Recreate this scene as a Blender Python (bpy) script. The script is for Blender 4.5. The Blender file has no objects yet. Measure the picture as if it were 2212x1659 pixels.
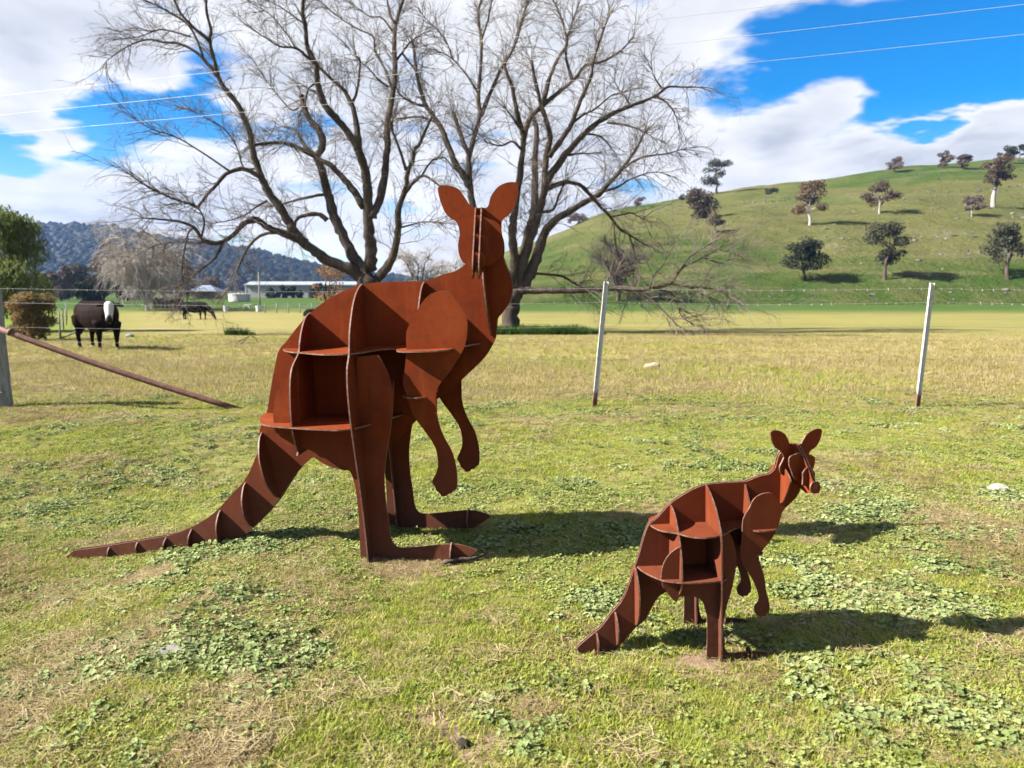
import bpy, bmesh, math, random
import numpy as np
from mathutils import Vector, Matrix

# ------------------------------------------------------------------ camera, sky, sun, exposure
SC = bpy.context.scene
COL = SC.collection
CAM_H = 1.45
cam_data = bpy.data.cameras.new("camera")
cam = bpy.data.objects.new("camera", cam_data)
COL.objects.link(cam)
cam.location = (0, 0, CAM_H)
cam.rotation_euler = (math.radians(90 - 6.505), 0, 0)
cam_data.sensor_width = 36
cam_data.lens = 27.05
cam_data.clip_start = 0.05
cam_data.clip_end = 6000
cam_data.dof.use_dof = True
cam_data.dof.focus_distance = 4.4
cam_data.dof.aperture_fstop = 3.4
SC.camera = cam

SUN_EL = 36.0
SUN_AZ_SHADOW = 10.5          # shadows run towards +x, turned this many degrees to +y
a = math.radians(SUN_AZ_SHADOW); e = math.radians(SUN_EL)
to_sun = Vector((-math.cos(a) * math.cos(e), -math.sin(a) * math.cos(e), math.sin(e)))
sun_data = bpy.data.lights.new("sun", 'SUN')
sun_data.energy = 5.0
sun_data.angle = math.radians(0.53)
sun_data.color = (1.0, 0.94, 0.85)
sun = bpy.data.objects.new("sun", sun_data)
sun.rotation_euler = to_sun.to_track_quat('Z', 'Y').to_euler()
sun.location = (-20, -5, 30)
COL.objects.link(sun)
SC.view_settings.view_transform = 'Standard'
SC.view_settings.look = 'None'
SC.view_settings.exposure = 2.2
SC.view_settings.gamma = 1.0
SC.view_settings.use_curve_mapping = False
SC.cycles.max_bounces = 4
SC.cycles.adaptive_threshold = 0.02
SC.cycles.volume_bounces = 0
SC.cycles.diffuse_bounces = 2
SC.cycles.transparent_max_bounces = 6
SC.cycles.use_denoising = True

# ------------------------------------------------------------------ node helpers
class NT:
    def __init__(s, tree):
        s.t = tree
        tree.nodes.clear()
    def n(s, typ, ins=None, **props):
        nd = s.t.nodes.new(typ)
        for k, v in props.items():
            setattr(nd, k, v)
        if ins:
            for k, v in ins.items():
                sock = nd.inputs[k]
                if isinstance(v, bpy.types.NodeSocket):
                    s.t.links.new(v, sock)
                else:
                    sock.default_value = v
        return nd
    def math(s, op, a, b=None, c=None, clamp=False):
        ins = {0: a}
        if b is not None: ins[1] = b
        if c is not None: ins[2] = c
        return s.n('ShaderNodeMath', ins, operation=op, use_clamp=clamp).outputs[0]
    def vmath(s, op, a, b=None, out=0):
        ins = {0: a}
        if b is not None: ins[1] = b
        return s.n('ShaderNodeVectorMath', ins, operation=op).outputs[out]
    def noise(s, vec, scale, detail=4, rough=0.55, dist=0.0, col=False):
        nd = s.n('ShaderNodeTexNoise', {'Vector': vec, 'Scale': scale, 'Detail': detail, 'Roughness': rough, 'Distortion': dist})
        return nd.outputs[1 if col else 0]
    def mapr(s, v, a, b, c=0.0, d=1.0, smooth=False):
        return s.n('ShaderNodeMapRange', {0: v, 1: a, 2: b, 3: c, 4: d}, interpolation_type='SMOOTHSTEP' if smooth else 'LINEAR').outputs[0]
    def mix(s, f, a, b, mode='MIX'):
        nd = s.t.nodes.new('ShaderNodeMix'); nd.data_type = 'RGBA'; nd.blend_type = mode
        for i, v in ((0, f), (6, a), (7, b)):
            if isinstance(v, bpy.types.NodeSocket): s.t.links.new(v, nd.inputs[i])
            elif i == 0: nd.inputs[0].default_value = v
            else: nd.inputs[i].default_value = (*v[:3], 1)
        return nd.outputs[2]
    def ramp(s, f, stops, interp='LINEAR'):
        nd = s.n('ShaderNodeValToRGB', {0: f})
        nd.color_ramp.interpolation = interp
        el = nd.color_ramp.elements
        while len(el) < len(stops): el.new(0.5)
        for i, (p, c) in enumerate(stops):
            el[i].position = p
            el[i].color = (*c[:3], 1)
        return nd.outputs[0]
    def sep(s, v):
        return s.n('ShaderNodeSeparateXYZ', {0: v}).outputs
    def bump(s, h, strength=0.3, dist=0.01):
        return s.n('ShaderNodeBump', {'Height': h, 'Strength': strength, 'Distance': dist}).outputs[0]

def material(name, fn):
    m = bpy.data.materials.new(name)
    m.use_nodes = True
    t = NT(m.node_tree)
    out = t.n('ShaderNodeOutputMaterial')
    sh = fn(t)
    t.t.links.new(sh, out.inputs[0])
    return m

ALB = 0.50      # keeps surfaces at their real reflectance for this exposure
def alb(t, col):
    if isinstance(col, bpy.types.NodeSocket): return t.mix(1.0, col, (ALB, ALB, ALB), 'MULTIPLY')
    return tuple(c * ALB for c in col[:3])
def principled(t, col, rough=0.8, bump=None, metal=0.0, spec=0.3):
    col = alb(t, col)
    ins = {'Base Color': col if isinstance(col, bpy.types.NodeSocket) else (*col, 1), 'Roughness': rough, 'Metallic': metal, 'Specular IOR Level': spec}
    if bump is not None: ins['Normal'] = bump
    return t.n('ShaderNodeBsdfPrincipled', ins).outputs[0]

def leafshader(t, col, trans=0.35, rough=0.6, spec=0.25):
    p = principled(t, col, rough, spec=spec)
    col = alb(t, col)
    tr = t.n('ShaderNodeBsdfTranslucent', {'Color': col if isinstance(col, bpy.types.NodeSocket) else (*col, 1)}).outputs[0]
    return t.n('ShaderNodeMixShader', {0: trans, 1: p, 2: tr}).outputs[0]

def world_pos(t):
    return t.n('ShaderNodeNewGeometry').outputs['Position']
def obj_pos(t):
    return t.n('ShaderNodeTexCoord').outputs['Object']
def obj_rand(t):
    return t.n('ShaderNodeObjectInfo').outputs['Random']

# ------------------------------------------------------------------ world: Nishita sky with cumulus
SKY_STRENGTH = 0.05
def pix_dir(x, y):
    """direction of a point of the sky given as azimuth/elevation slopes"""
    P = math.radians(6.505)
    u = (x - 1106) / 1662.0; v = (829.5 - y) / 1662.0
    d = Vector((u, math.cos(P) + v * math.sin(P), -math.sin(P) + v * math.cos(P)))
    return d.normalized()
world = bpy.data.worlds.new("World")
SC.world = world
world.use_nodes = True
def build_world():
    t = NT(world.node_tree)
    out = t.n('ShaderNodeOutputWorld')
    sky = t.n('ShaderNodeTexSky', sky_type='NISHITA', sun_disc=False, sun_elevation=math.radians(SUN_EL),
              sun_rotation=math.atan2(to_sun.x, to_sun.y), altitude=300, air_density=1.0, dust_density=0.35, ozone_density=2.2)
    hs = t.n('ShaderNodeHueSaturation', {'Hue': 0.508, 'Saturation': 1.68, 'Value': 0.82, 'Color': sky.outputs[0]}).outputs[0]
    d = t.n('ShaderNodeTexCoord').outputs['Generated']
    d = t.vmath('NORMALIZE', d)
    x, y, z = t.sep(d)
    zz = t.math('ADD', t.math('MAXIMUM', z, 0.0), 0.16)
    px = t.math('DIVIDE', x, zz); py = t.math('DIVIDE', y, zz)
    p = t.n('ShaderNodeCombineXYZ', {0: px, 1: py, 2: 3.7}).outputs[0]
    n1 = t.math('ADD', t.math('MULTIPLY', t.noise(p, 1.25, 6, 0.54, 0.2), 1.6), -0.3)
    psun = t.vmath('ADD', p, (-0.16, 0.10, 0.0))
    n2 = t.math('ADD', t.math('MULTIPLY', t.noise(psun, 1.25, 4, 0.57, 0.2), 1.6), -0.3)
    dw = t.vmath('ADD', d, t.vmath('MULTIPLY', t.vmath('SUBTRACT', t.noise(p, 2.6, 4, 0.55, col=True), (0.5, 0.5, 0.5)), (0.12, 0.12, 0.12)))
    bias = None
    # open blue gaps (negative) and cloud banks (positive): azimuth px, elevation px, radius, weight
    blobs = [(190,240,95,-.34),(330,270,105,-.30),(430,225,75,-.24),(25,345,55,-.30),(600,250,90,-.12),(690,300,70,-.16),(930,310,90,-.16),(620,420,50,-.12),
             (1540,230,110,-.24),(1640,170,90,-.26),(1760,115,110,-.30),(1900,120,130,-.34),(2060,110,150,-.38),(2200,130,150,-.36),(1740,330,70,-.30),(1590,340,50,-.2),
             (1980,215,100,-.30),(2150,200,80,-.22),(1850,300,50,-.16),
             (1800,205,75,.26),(1700,235,80,.24),(1640,300,70,.16),(1990,330,110,.22),(2190,275,90,.26),(1720,410,200,.16),(1350,70,230,.20),(1080,150,230,.12),
             (120,70,150,.30),(45,190,95,.40),(200,400,170,.2),(480,430,140,.14),(750,90,200,.14),(1520,30,130,.16),(1900,0,70,.16),(1300,330,120,.14),(1000,40,140,.22),(700,150,150,.26),(900,190,170,.26),(1100,150,150,.22),(520,130,110,.2),(1250,200,130,.2),(260,70,110,.22),(600,50,130,.16),(1560,400,90,.16),(1760,375,90,.2),(1900,345,80,.22),(2050,315,80,.24),(2200,285,80,.24),(2212,305,120,.26),(2090,335,90,.22),(1450,330,90,.14),(330,130,90,.18),(1690,-10,130,.30),(1940,-20,120,.26)]
    for bx, by, r, w in blobs:
        c = pix_dir(bx, by)
        dist = t.vmath('DISTANCE', dw, tuple(c), out=1)
        b = t.mapr(dist, 0.0, r / 1662.0 * 1.5, w, 0.0, smooth=True)
        bias = b if bias is None else t.math('ADD', bias, b)
    horizon = t.mapr(z, 0.0, 0.16, 0.14, 0.0, smooth=True)
    dens = t.math('ADD', t.math('ADD', n1, bias), horizon)
    mask = t.mapr(dens, 0.36, 0.60, 0.0, 1.0, smooth=True)
    dens2 = t.math('ADD', t.math('ADD', n2, bias), horizon)
    thick = t.mapr(dens, 0.52, 0.86, 0.0, 1.0)
    lit = t.math('SUBTRACT', n1, n2)
    lit = t.mapr(lit, -0.22, 0.20, 0.0, 1.0)
    shade = t.math('ADD', t.math('MULTIPLY', lit, 0.62), t.math('MULTIPLY', t.math('SUBTRACT', 1.0, thick), 0.5))
    cloud = t.ramp(shade, [(0.12, (0.56, 0.60, 0.68)), (0.40, (0.77, 0.80, 0.86)), (0.8, (0.98, 0.985, 1.0))])
    cl = t.mix(1.0, cloud, (4.5, 4.5, 4.5), 'MULTIPLY')
    col = t.mix(mask, hs, cl)
    bg = t.n('ShaderNodeBackground', {'Color': col, 'Strength': SKY_STRENGTH})
    t.t.links.new(bg.outputs[0], out.inputs[0])
build_world()

# ------------------------------------------------------------------ object helpers
def link(o, parent=None):
    COL.objects.link(o)
    if parent is not None: o.parent = parent
    return o
def tag(o, label=None, cat=None, group=None, kind=None):
    if label: o["label"] = label
    if cat: o["category"] = cat
    if group: o["group"] = group
    if kind: o["kind"] = kind
    return o
def thing(name, label, cat, loc=(0, 0, 0), rotz=0.0, group=None):
    o = bpy.data.objects.new(name, None)
    o.empty_display_size = 0.2
    link(o)
    o.location = loc
    o.rotation_euler = (0, 0, rotz)
    return tag(o, label, cat, group)
def mesh_obj(name, verts, faces, mats, parent=None, smooth=False, midx=None):
    me = bpy.data.meshes.new(name)
    me.from_pydata([tuple(v) for v in verts], [], [tuple(f) for f in faces])
    for m in (mats if isinstance(mats, (list, tuple)) else [mats]): me.materials.append(m)
    if midx is not None: me.polygons.foreach_set('material_index', midx)
    if smooth: me.polygons.foreach_set('use_smooth', [True] * len(me.polygons))
    me.update()
    return link(bpy.data.objects.new(name, me), parent)
def np_mesh(name, V, Fq, mats, parent=None, smooth=False, midx=None):
    """V (n,3) float, Fq (m,k) int faces all with k corners"""
    me = bpy.data.meshes.new(name)
    V = np.asarray(V, dtype=np.float32); Fq = np.asarray(Fq, dtype=np.int32)
    m, k = Fq.shape
    me.vertices.add(len(V)); me.vertices.foreach_set('co', V.ravel())
    me.loops.add(m * k); me.loops.foreach_set('vertex_index', Fq.ravel())
    me.polygons.add(m)
    me.polygons.foreach_set('loop_start', np.arange(0, m * k, k, dtype=np.int32))
    me.polygons.foreach_set('loop_total', np.full(m, k, dtype=np.int32))
    for mt in (mats if isinstance(mats, (list, tuple)) else [mats]): me.materials.append(mt)
    if midx is not None: me.polygons.foreach_set('material_index', np.asarray(midx, dtype=np.int32))
    me.polygons.foreach_set('use_smooth', np.full(m, smooth, dtype=bool))
    me.update(calc_edges=True)
    return link(bpy.data.objects.new(name, me), parent)
class MB:
    """collects quads/tris for one mesh"""
    def __init__(s): s.v = []; s.f = []
    def add(s, V, Fc):
        b = len(s.v); s.v += [tuple(x) for x in V]; s.f += [tuple(i + b for i in q) for q in Fc]
    def box(s, c, d, R=None):
        pts = []
        for z in (-1, 1):
            for y in (-1, 1):
                for x in (-1, 1):
                    q = Vector((x * d[0] / 2, y * d[1] / 2, z * d[2] / 2))
                    if R: q = R @ q
                    pts.append(Vector(c) + q)
        s.add(pts, [(0, 2, 3, 1), (4, 5, 7, 6), (0, 1, 5, 4), (2, 6, 7, 3), (0, 4, 6, 2), (1, 3, 7, 5)])
    def tube(s, pts, rads, sides=8, cap=True):
        V, Fc = tube_geo(pts, rads, sides, cap); s.add(V, Fc)
    def build(s, name, mat, parent=None, smooth=False): return mesh_obj(name, s.v, s.f, mat, parent, smooth)
def tube_geo(pts, rads, sides=8, cap=True):
    P = [Vector(p) for p in pts]; V = []; Fc = []
    up = Vector((0.13, 0.21, 1)).normalized()
    prev = None
    for i, p in enumerate(P):
        d = (P[min(i + 1, len(P) - 1)] - P[max(i - 1, 0)]).normalized()
        if prev is None:
            ax = up if abs(d.dot(up)) < 0.95 else Vector((1, 0, 0))
            b = d.cross(ax).normalized()
        else:
            b = (prev - d * prev.dot(d)).normalized()
        prev = b; c = d.cross(b)
        for k in range(sides):
            an = 2 * math.pi * k / sides
            V.append(p + (b * math.cos(an) + c * math.sin(an)) * rads[i])
    for i in range(len(P) - 1):
        for k in range(sides):
            k2 = (k + 1) % sides
            Fc.append((i * sides + k, i * sides + k2, (i + 1) * sides + k2, (i + 1) * sides + k))
    if cap:
        Fc.append(tuple(range(sides - 1, -1, -1)))
        Fc.append(tuple((len(P) - 1) * sides + k for k in range(sides)))
    return V, Fc
def catmull(P, per=4):
    P = [Vector(p) for p in P]; out = []
    for i in range(len(P) - 1):
        p0 = P[i - 1] if i > 0 else P[i] * 2 - P[i + 1]
        p1, p2 = P[i], P[i + 1]
        p3 = P[i + 2] if i + 2 < len(P) else P[i + 1] * 2 - P[i]
        for k in range(per):
            t = k / per
            out.append(0.5 * ((2 * p1) + (-p0 + p2) * t + (2 * p0 - 5 * p1 + 4 * p2 - p3) * t * t + (-p0 + 3 * p1 - 3 * p2 + p3) * t ** 3))
    out.append(P[-1])
    return out
def smooth_loop(pts, per=3, corner=48):
    """closed outline: spline between its corners, corners kept sharp"""
    P = [Vector((p[0], p[1], 0)) for p in pts]; n = len(P)
    cs = []
    for i in range(n):
        a_ = P[i] - P[i - 1]; b_ = P[(i + 1) % n] - P[i]
        if a_.length < 1e-6 or b_.length < 1e-6: continue
        if math.degrees(a_.angle(b_)) > corner: cs.append(i)
    if len(cs) < 2: cs = [0, n // 2]
    out = []
    for k, c in enumerate(cs):
        e_ = cs[(k + 1) % len(cs)]
        seg = [P[(c + j) % n] for j in range(((e_ - c) % n or n) + 1)]
        sp = catmull(seg, per) if len(seg) > 2 else seg
        out += sp[:-1]
    return [(p.x, p.y) for p in out]

# smooth value noise for terrain, vectorised
def vnoise(x, y, s, seed=0):
    x = np.asarray(x, dtype=np.float64) / s; y = np.asarray(y, dtype=np.float64) / s
    xi = np.floor(x); yi = np.floor(y); fx = x - xi; fy = y - yi
    fx = fx * fx * (3 - 2 * fx); fy = fy * fy * (3 - 2 * fy)
    def h(a_, b_):
        v = np.sin(a_ * 127.1 + b_ * 311.7 + seed * 74.7) * 43758.5453
        return v - np.floor(v)
    return (h(xi, yi) * (1 - fx) + h(xi + 1, yi) * fx) * (1 - fy) + (h(xi, yi + 1) * (1 - fx) + h(xi + 1, yi + 1) * fx) * fy
def sstep(a_, b_, x):
    t = np.clip((x - a_) / (b_ - a_), 0, 1); return t * t * (3 - 2 * t)
FY = [-4000, 0, 22, 35, 60, 85, 110, 150, 250, 500, 1200, 4000]
FZ = [0, 0, 0, -.1, -.40, -.2, .40, .9, 2.0, 4, 8, 8]
def gz(x, y):
    """height of the ground"""
    x = np.asarray(x, float); y = np.asarray(y, float)
    z = np.interp(y, FY, FZ)
    z = z - 0.045 * np.exp(-((x - .33) ** 2 + (y - 3.08) ** 2) / .03) - 0.18 * sstep(-1.35, -2.75, x) * (1 - sstep(6, 9, y)) * sstep(-3.5, 1.5, y)
    z = z + (vnoise(x, y, 1.1, 1) - .5) * .035 * (1 - sstep(25, 60, y)) * sstep(0.8, 2.2, np.hypot(x + .5, y - 4.3)) * sstep(.4, 1.0, np.hypot(x - .8, y - 3.1))
    z = z + (vnoise(x, y, 9, 2) - .5) * .10 * sstep(9, 16, y)
    return z
def g1(x, y): return float(gz(np.array([x]), np.array([y]))[0])
# the hill to the right: crest as slope angles by azimuth
HX = [(v - 1106) / 1662 for v in (700, 900, 1000, 1090, 1190, 1300, 1460, 1600, 1760, 1950, 2080, 2212, 2600, 3200, 4200, 6000)]
HA = [(640 - v) / 1662 for v in (650, 632, 600, 548, 512, 466, 437, 412, 399, 372, 358, 348, 335, 360, 420, 520)]
H0, H1 = 106.0, 255.0
def hill_z(x, y):
    x = np.asarray(x, float); y = np.asarray(y, float)
    tt = x / np.maximum(y, 1)
    zc = CAM_H + H1 * np.interp(tt, HX, HA)
    s = (y - H0) / (H1 - H0)
    sc = np.clip(s, 0, 1)
    prof = sc * (1.36 - .36 * sc)
    z = 0.1 + (zc - 0.1) * prof
    z = np.where(s < 0, 0.1 + s * 6, z)
    z = np.where(s > 1, zc - (s - 1) * 18, z)
    z = z + (vnoise(x, y, 38, 5) - .5) * 3.2 * sstep(0.04, .3, s) * (1 - sstep(.85, 1, s)) + (vnoise(x, y, 12, 6) - .5) * 1.1 * sstep(0.02, .2, s) + (vnoise(x, y, 5, 7) - .5) * .45 * sstep(0.02, .2, s)
    return z

# ------------------------------------------------------------------ materials
def m_rust(t):
    w = world_pos(t); x, y, z = t.sep(w)
    n1 = t.noise(w, 2.3, 5, 0.55); n2 = t.noise(w, 30, 5, 0.65); n3 = t.noise(w, 190, 2, 0.5); n4 = t.noise(w, 0.9, 4, 0.6)
    c = t.ramp(n1, [(0.30, (0.24, 0.040, 0.010)), (0.52, (0.33, 0.058, 0.014)), (0.72, (0.40, 0.082, 0.021))])
    c = t.mix(t.mapr(n2, 0.45, 0.8, 0.0, 0.40), c, (0.15, 0.036, 0.014))
    nb = t.noise(w, 6.5, 4, 0.6, 0.5)
    c = t.mix(t.mapr(nb, 0.50, 0.66, 0.0, 0.45), c, (0.17, 0.036, 0.013))
    # run-off streaks below the edges
    sx = t.n('ShaderNodeMapping', {0: w, 3: (11, 11, 0.7)}).outputs[0]
    st = t.noise(sx, 1.6, 5, 0.62)
    c = t.mix(t.mapr(st, 0.54, 0.74, 0.0, 0.5), c, (0.43, 0.105, 0.034))
    c = t.mix(t.mapr(st, 0.44, 0.30, 0.0, 0.5), c, (0.15, 0.040, 0.018))
    # browner, dirtier plate low down, darkened further as painted shade on legs and tail
    low = t.math('MULTIPLY', t.mapr(t.math('ADD', z, t.math('MULTIPLY', t.math('SUBTRACT', n4, 0.5), 0.9)), 0.75, 0.05), 0.75)
    c = t.mix(low, c, t.ramp(n2, [(0.3, (0.105, 0.048, 0.030)), (0.7, (0.185, 0.092, 0.060))]))
    h = t.math('ADD', n2, t.math('MULTIPLY', n3, 0.5))
    c = t.mix(1.0, c, (0.83, 0.88, 1.0), 'MULTIPLY')
    return principled(t, c, t.mapr(n2, 0.3, 0.7, 0.66, 0.9), t.bump(h, 0.2, 0.003), spec=0.04)
RUST = material("rusted_steel", m_rust)
def m_edge(t):
    w = world_pos(t); n = t.noise(w, 60, 4, 0.6)
    return principled(t, t.ramp(n, [(0.35, (0.13, 0.05, 0.028)), (0.7, (0.32, 0.19, 0.14))]), 0.55, t.bump(n, 0.2, 0.003), spec=0.4)
EDGE = material("cut_steel_edge", m_edge)

def m_ground(t):
    w = world_pos(t); x, y, z = t.sep(w)
    nb = t.noise(w, 0.16, 5, 0.6); nm = t.noise(w, 1.3, 6, 0.62); nf = t.noise(w, 17, 5, 0.7); ng = t.noise(w, 95, 3, 0.7)
    # lawn: soil and dead thatch between the blades
    lawn = t.ramp(nm, [(0.30, (0.14, 0.13, 0.045)), (0.46, (0.165, 0.19, 0.045)), (0.60, (0.21, 0.215, 0.065)), (0.76, (0.28, 0.23, 0.12))])
    lawn = t.mix(t.mapr(nf, 0.35, 0.7, 0.0, 0.7), lawn, (0.22, 0.215, 0.08))
    lawn = t.mix(t.mapr(ng, 0.38, 0.30, 0.0, 0.7), lawn, (0.06, 0.042, 0.025))
    # trodden bare soil round the feet
    soil = t.ramp(nf, [(0.3, (0.15, 0.095, 0.06)), (0.55, (0.25, 0.175, 0.12)), (0.75, (0.36, 0.28, 0.20))])
    for cx, cy, r_ in ((-.55, 4.05, .42), (-.30, 4.12, .36), (.84, 2.93, .30), (-.25, 2.45, .22), (-.12, 2.30, .2), (-.95, 2.25, .26), (-2.0, 4.1, .24)):
        dd = t.vmath('DISTANCE', w, (cx, cy, 0.0), out=1)
        dd = t.math('ADD', dd, t.math('MULTIPLY', t.math('SUBTRACT', nm, 0.5), 0.5))
        lawn = t.mix(t.mapr(dd, r_, r_ * .35, 0.0, 0.9, smooth=True), lawn, soil)
    stretch = t.n('ShaderNodeMapping', {0: w, 3: (0.35, 1.6, 1)}).outputs[0]
    n4 = t.noise(stretch, 0.55, 6, 0.65)
    pad = t.ramp(n4, [(0.28, (0.20, 0.21, 0.055)), (0.45, (0.27, 0.25, 0.08)), (0.58, (0.34, 0.285, 0.11)), (0.75, (0.39, 0.31, 0.145))])
    pad = t.mix(t.mapr(nf, 0.3, 0.75, 0.0, 0.55), pad, (0.25, 0.21, 0.075))
    mead = t.ramp(n4, [(0.3, (0.17, 0.18, 0.05)), (0.46, (0.255, 0.235, 0.075)), (0.58, (0.315, 0.275, 0.085)), (0.72, (0.25, 0.23, 0.09))])
    lush = t.ramp(n4, [(0.3, (0.04, 0.085, 0.018)), (0.55, (0.075, 0.125, 0.028)), (0.75, (0.11, 0.14, 0.04))])  # green bank grass, its dark tones painting cloud shadow into the far ground
    yy = t.math('ADD', y, t.math('MULTIPLY', t.math('SUBTRACT', nb, 0.5), 9.0))
    yl = t.math('ADD', y, t.math('MULTIPLY', t.math('SUBTRACT', nm, 0.5), 2.6))
    lawn = t.mix(1.0, lawn, (1.28, 1.22, 1.2), 'MULTIPLY')
    c = t.mix(t.mapr(yl, 9.0, 12.6, smooth=True), lawn, pad)
    right = t.mapr(t.math('DIVIDE', x, t.math('MAXIMUM', y, 1.0)), -0.12, 0.0)
    mz = t.math('MULTIPLY', t.mapr(yy, 30, 42, smooth=True), right)
    mead = t.mix(t.mapr(t.noise(stretch, 0.16, 5, 0.65), 0.42, 0.62, 0.0, 0.65), mead, (0.20, 0.19, 0.06))
    c = t.mix(mz, c, mead)
    left = t.mapr(t.math('DIVIDE', x, t.math('MAXIMUM', y, 1.0)), -0.47, -0.60)
    lg = t.math('MULTIPLY', t.mapr(yy, 22, 34, smooth=True), left)
    c = t.mix(lg, c, t.ramp(n4, [(0.3, (0.11, 0.17, 0.025)), (0.7, (0.22, 0.25, 0.045))]))
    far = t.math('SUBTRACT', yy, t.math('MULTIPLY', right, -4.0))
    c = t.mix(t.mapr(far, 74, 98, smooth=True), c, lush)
    h = t.math('ADD', nf, t.math('MULTIPLY', ng, 0.6))
    c = t.mix(1.0, c, (1.16, 1.18, 1.26), 'MULTIPLY')
    return principled(t, c, 0.95, t.bump(h, 0.5, 0.02), spec=0.02)
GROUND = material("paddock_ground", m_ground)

def m_hill(t):
    w = world_pos(t); x, y, z = t.sep(w)
    n1 = t.noise(w, 0.022, 6, 0.6); n2 = t.noise(w, 0.16, 6, 0.65); n3 = t.noise(w, 1.1, 5, 0.7)
    # sweeps of green and hayed-off grass following the contour; dark foot paints in cloud shadow
    hz = t.math('ADD', t.math('MULTIPLY', z, 0.018), t.math('MULTIPLY', t.math('SUBTRACT', n1, 0.5), 1.5))
    c = t.ramp(t.math('ADD', hz, 0.2), [(0.05, (0.030, 0.066, 0.014)), (0.30, (0.050, 0.086, 0.019)), (0.50, (0.115, 0.118, 0.042)), (0.66, (0.135, 0.132, 0.05)), (0.84, (0.060, 0.10, 0.022)), (1.0, (0.042, 0.085, 0.022))])
    c = t.mix(t.mapr(n2, 0.42, 0.68, 0.0, 0.6), c, (0.135, 0.125, 0.052))
    c = t.mix(t.mapr(n3, 0.35, 0.7, 0.0, 0.4), c, (0.035, 0.055, 0.014))
    rk = t.math('MULTIPLY', t.mapr(t.noise(w, 0.05, 3, 0.5), 0.60, 0.68), t.mapr(n3, 0.5, 0.62))
    c = t.mix(t.math('MULTIPLY', rk, 0.7), c, (0.24, 0.22, 0.19))
    tr = t.n('ShaderNodeMapping', {0: w, 3: (0.5, 0.5, 6.0)}).outputs[0]
    nt = t.noise(tr, 0.12, 4, 0.6)
    c = t.mix(t.mapr(nt, 0.52, 0.64, 0.0, 0.45), c, (0.16, 0.14, 0.075))
    c = t.mix(t.mapr(t.noise(w, 0.35, 5, 0.7), 0.52, 0.66, 0.0, 0.5), c, (0.05, 0.06, 0.02))
    c = t.mix(1.0, c, (1.4, 1.42, 1.35), 'MULTIPLY')
    return principled(t, c, 0.95, t.bump(t.math('ADD', n3, t.math('MULTIPLY', n2, 1.5)), 0.9, 0.8), spec=0.0)
HILL = material("hill_pasture", m_hill)
def m_ridge(t):
    w = world_pos(t); n = t.noise(w, 0.02, 5, 0.6)
    return principled(t, t.ramp(n, [(0.35, (0.010, 0.018, 0.012)), (0.65, (0.022, 0.03, 0.018))]), 1.0, spec=0.0)
RIDGE = material("forest_floor", m_ridge)

def leafmat(name, cols, trans=0.3, scale=0.9, rough=0.55):
    def f(t):
        w = world_pos(t)
        n = t.noise(w, scale, 3, 0.6); n2 = t.noise(w, scale * 14, 2, 0.6)
        v = t.math('ADD', t.math('MULTIPLY', n, 0.55), t.math('MULTIPLY', n2, 0.45))
        st = [(0.32 + 0.36 * i / (len(cols) - 1), c) for i, c in enumerate(cols)]
        return leafshader(t, t.ramp(v, st), trans, rough, 0.04)
    return material(name, f)
def barkmat(name, c0, c1, scale=9):
    def f(t):
        w = world_pos(t)
        s = t.n('ShaderNodeMapping', {0: w, 3: (1, 1, 0.25)}).outputs[0]
        n = t.noise(s, scale, 6, 0.7, 0.6)
        nb = t.noise(w, 0.9, 3, 0.6)
        v = t.math('ADD', t.math('MULTIPLY', n, 0.7), t.math('MULTIPLY', nb, 0.3))
        return principled(t, t.ramp(v, [(0.32, c0), (0.66, c1)]), 0.9, t.bump(n, 0.9, 0.05), spec=0.03)
    return material(name, f)
BARK = barkmat("grey_brown_bark", (0.028, 0.021, 0.017), (0.185, 0.145, 0.115), 6)
TWIG = barkmat("pale_twig_bark", (0.13, 0.105, 0.088), (0.33, 0.275, 0.235), 3)
PALEBARK = barkmat("white_gum_bark", (0.30, 0.27, 0.24), (0.6, 0.56, 0.5), 4)
DARKBARK = barkmat("dark_bark", (0.06, 0.045, 0.035), (0.18, 0.14, 0.11), 4)

# ------------------------------------------------------------------ the setting: ground, hill, far ridge
def build_ground():
    nr, na = 250, 300
    r = np.concatenate([[0.0], np.geomspace(0.6, 3200, nr)])
    ang = np.linspace(0, 2 * np.pi, na, endpoint=False)
    R, A = np.meshgrid(r[1:], ang, indexing='ij')
    X = R * np.sin(A); Y = R * np.cos(A)
    X = np.concatenate([[0.0], X.ravel()]); Y = np.concatenate([[0.0], Y.ravel()])
    V = np.stack([X, Y, gz(X, Y)], 1)
    i, j = np.meshgrid(np.arange(nr - 1), np.arange(na), indexing='ij'); j2 = (j + 1) % na
    Fq = np.stack([1 + i * na + j, 1 + i * na + j2, 1 + (i + 1) * na + j2, 1 + (i + 1) * na + j], -1).reshape(-1, 4)
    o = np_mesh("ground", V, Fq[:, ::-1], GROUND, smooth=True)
    tag(o, "grassy lawn and dry paddock stretching to the hills", kind='structure')
build_ground()
def build_hill():
    ts = np.linspace(-0.30, 2.6, 260); ys = np.concatenate([np.linspace(98, 262, 150), np.linspace(268, 420, 20)])
    T, Y = np.meshgrid(ts, ys, indexing='ij'); X = T * Y
    Z = hill_z(X, Y)
    V = np.stack([X, Y, Z], -1).reshape(-1, 3)
    na, nb = T.shape
    i, j = np.meshgrid(np.arange(na - 1), np.arange(nb - 1), indexing='ij')
    Fq = np.stack([i * nb + j, (i + 1) * nb + j, (i + 1) * nb + j + 1, i * nb + j + 1], -1).reshape(-1, 4)
    o = np_mesh("hill", V, Fq, HILL, smooth=True)
    tag(o, "green grazed hill with scattered gum trees", kind='structure')
build_hill()
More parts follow.
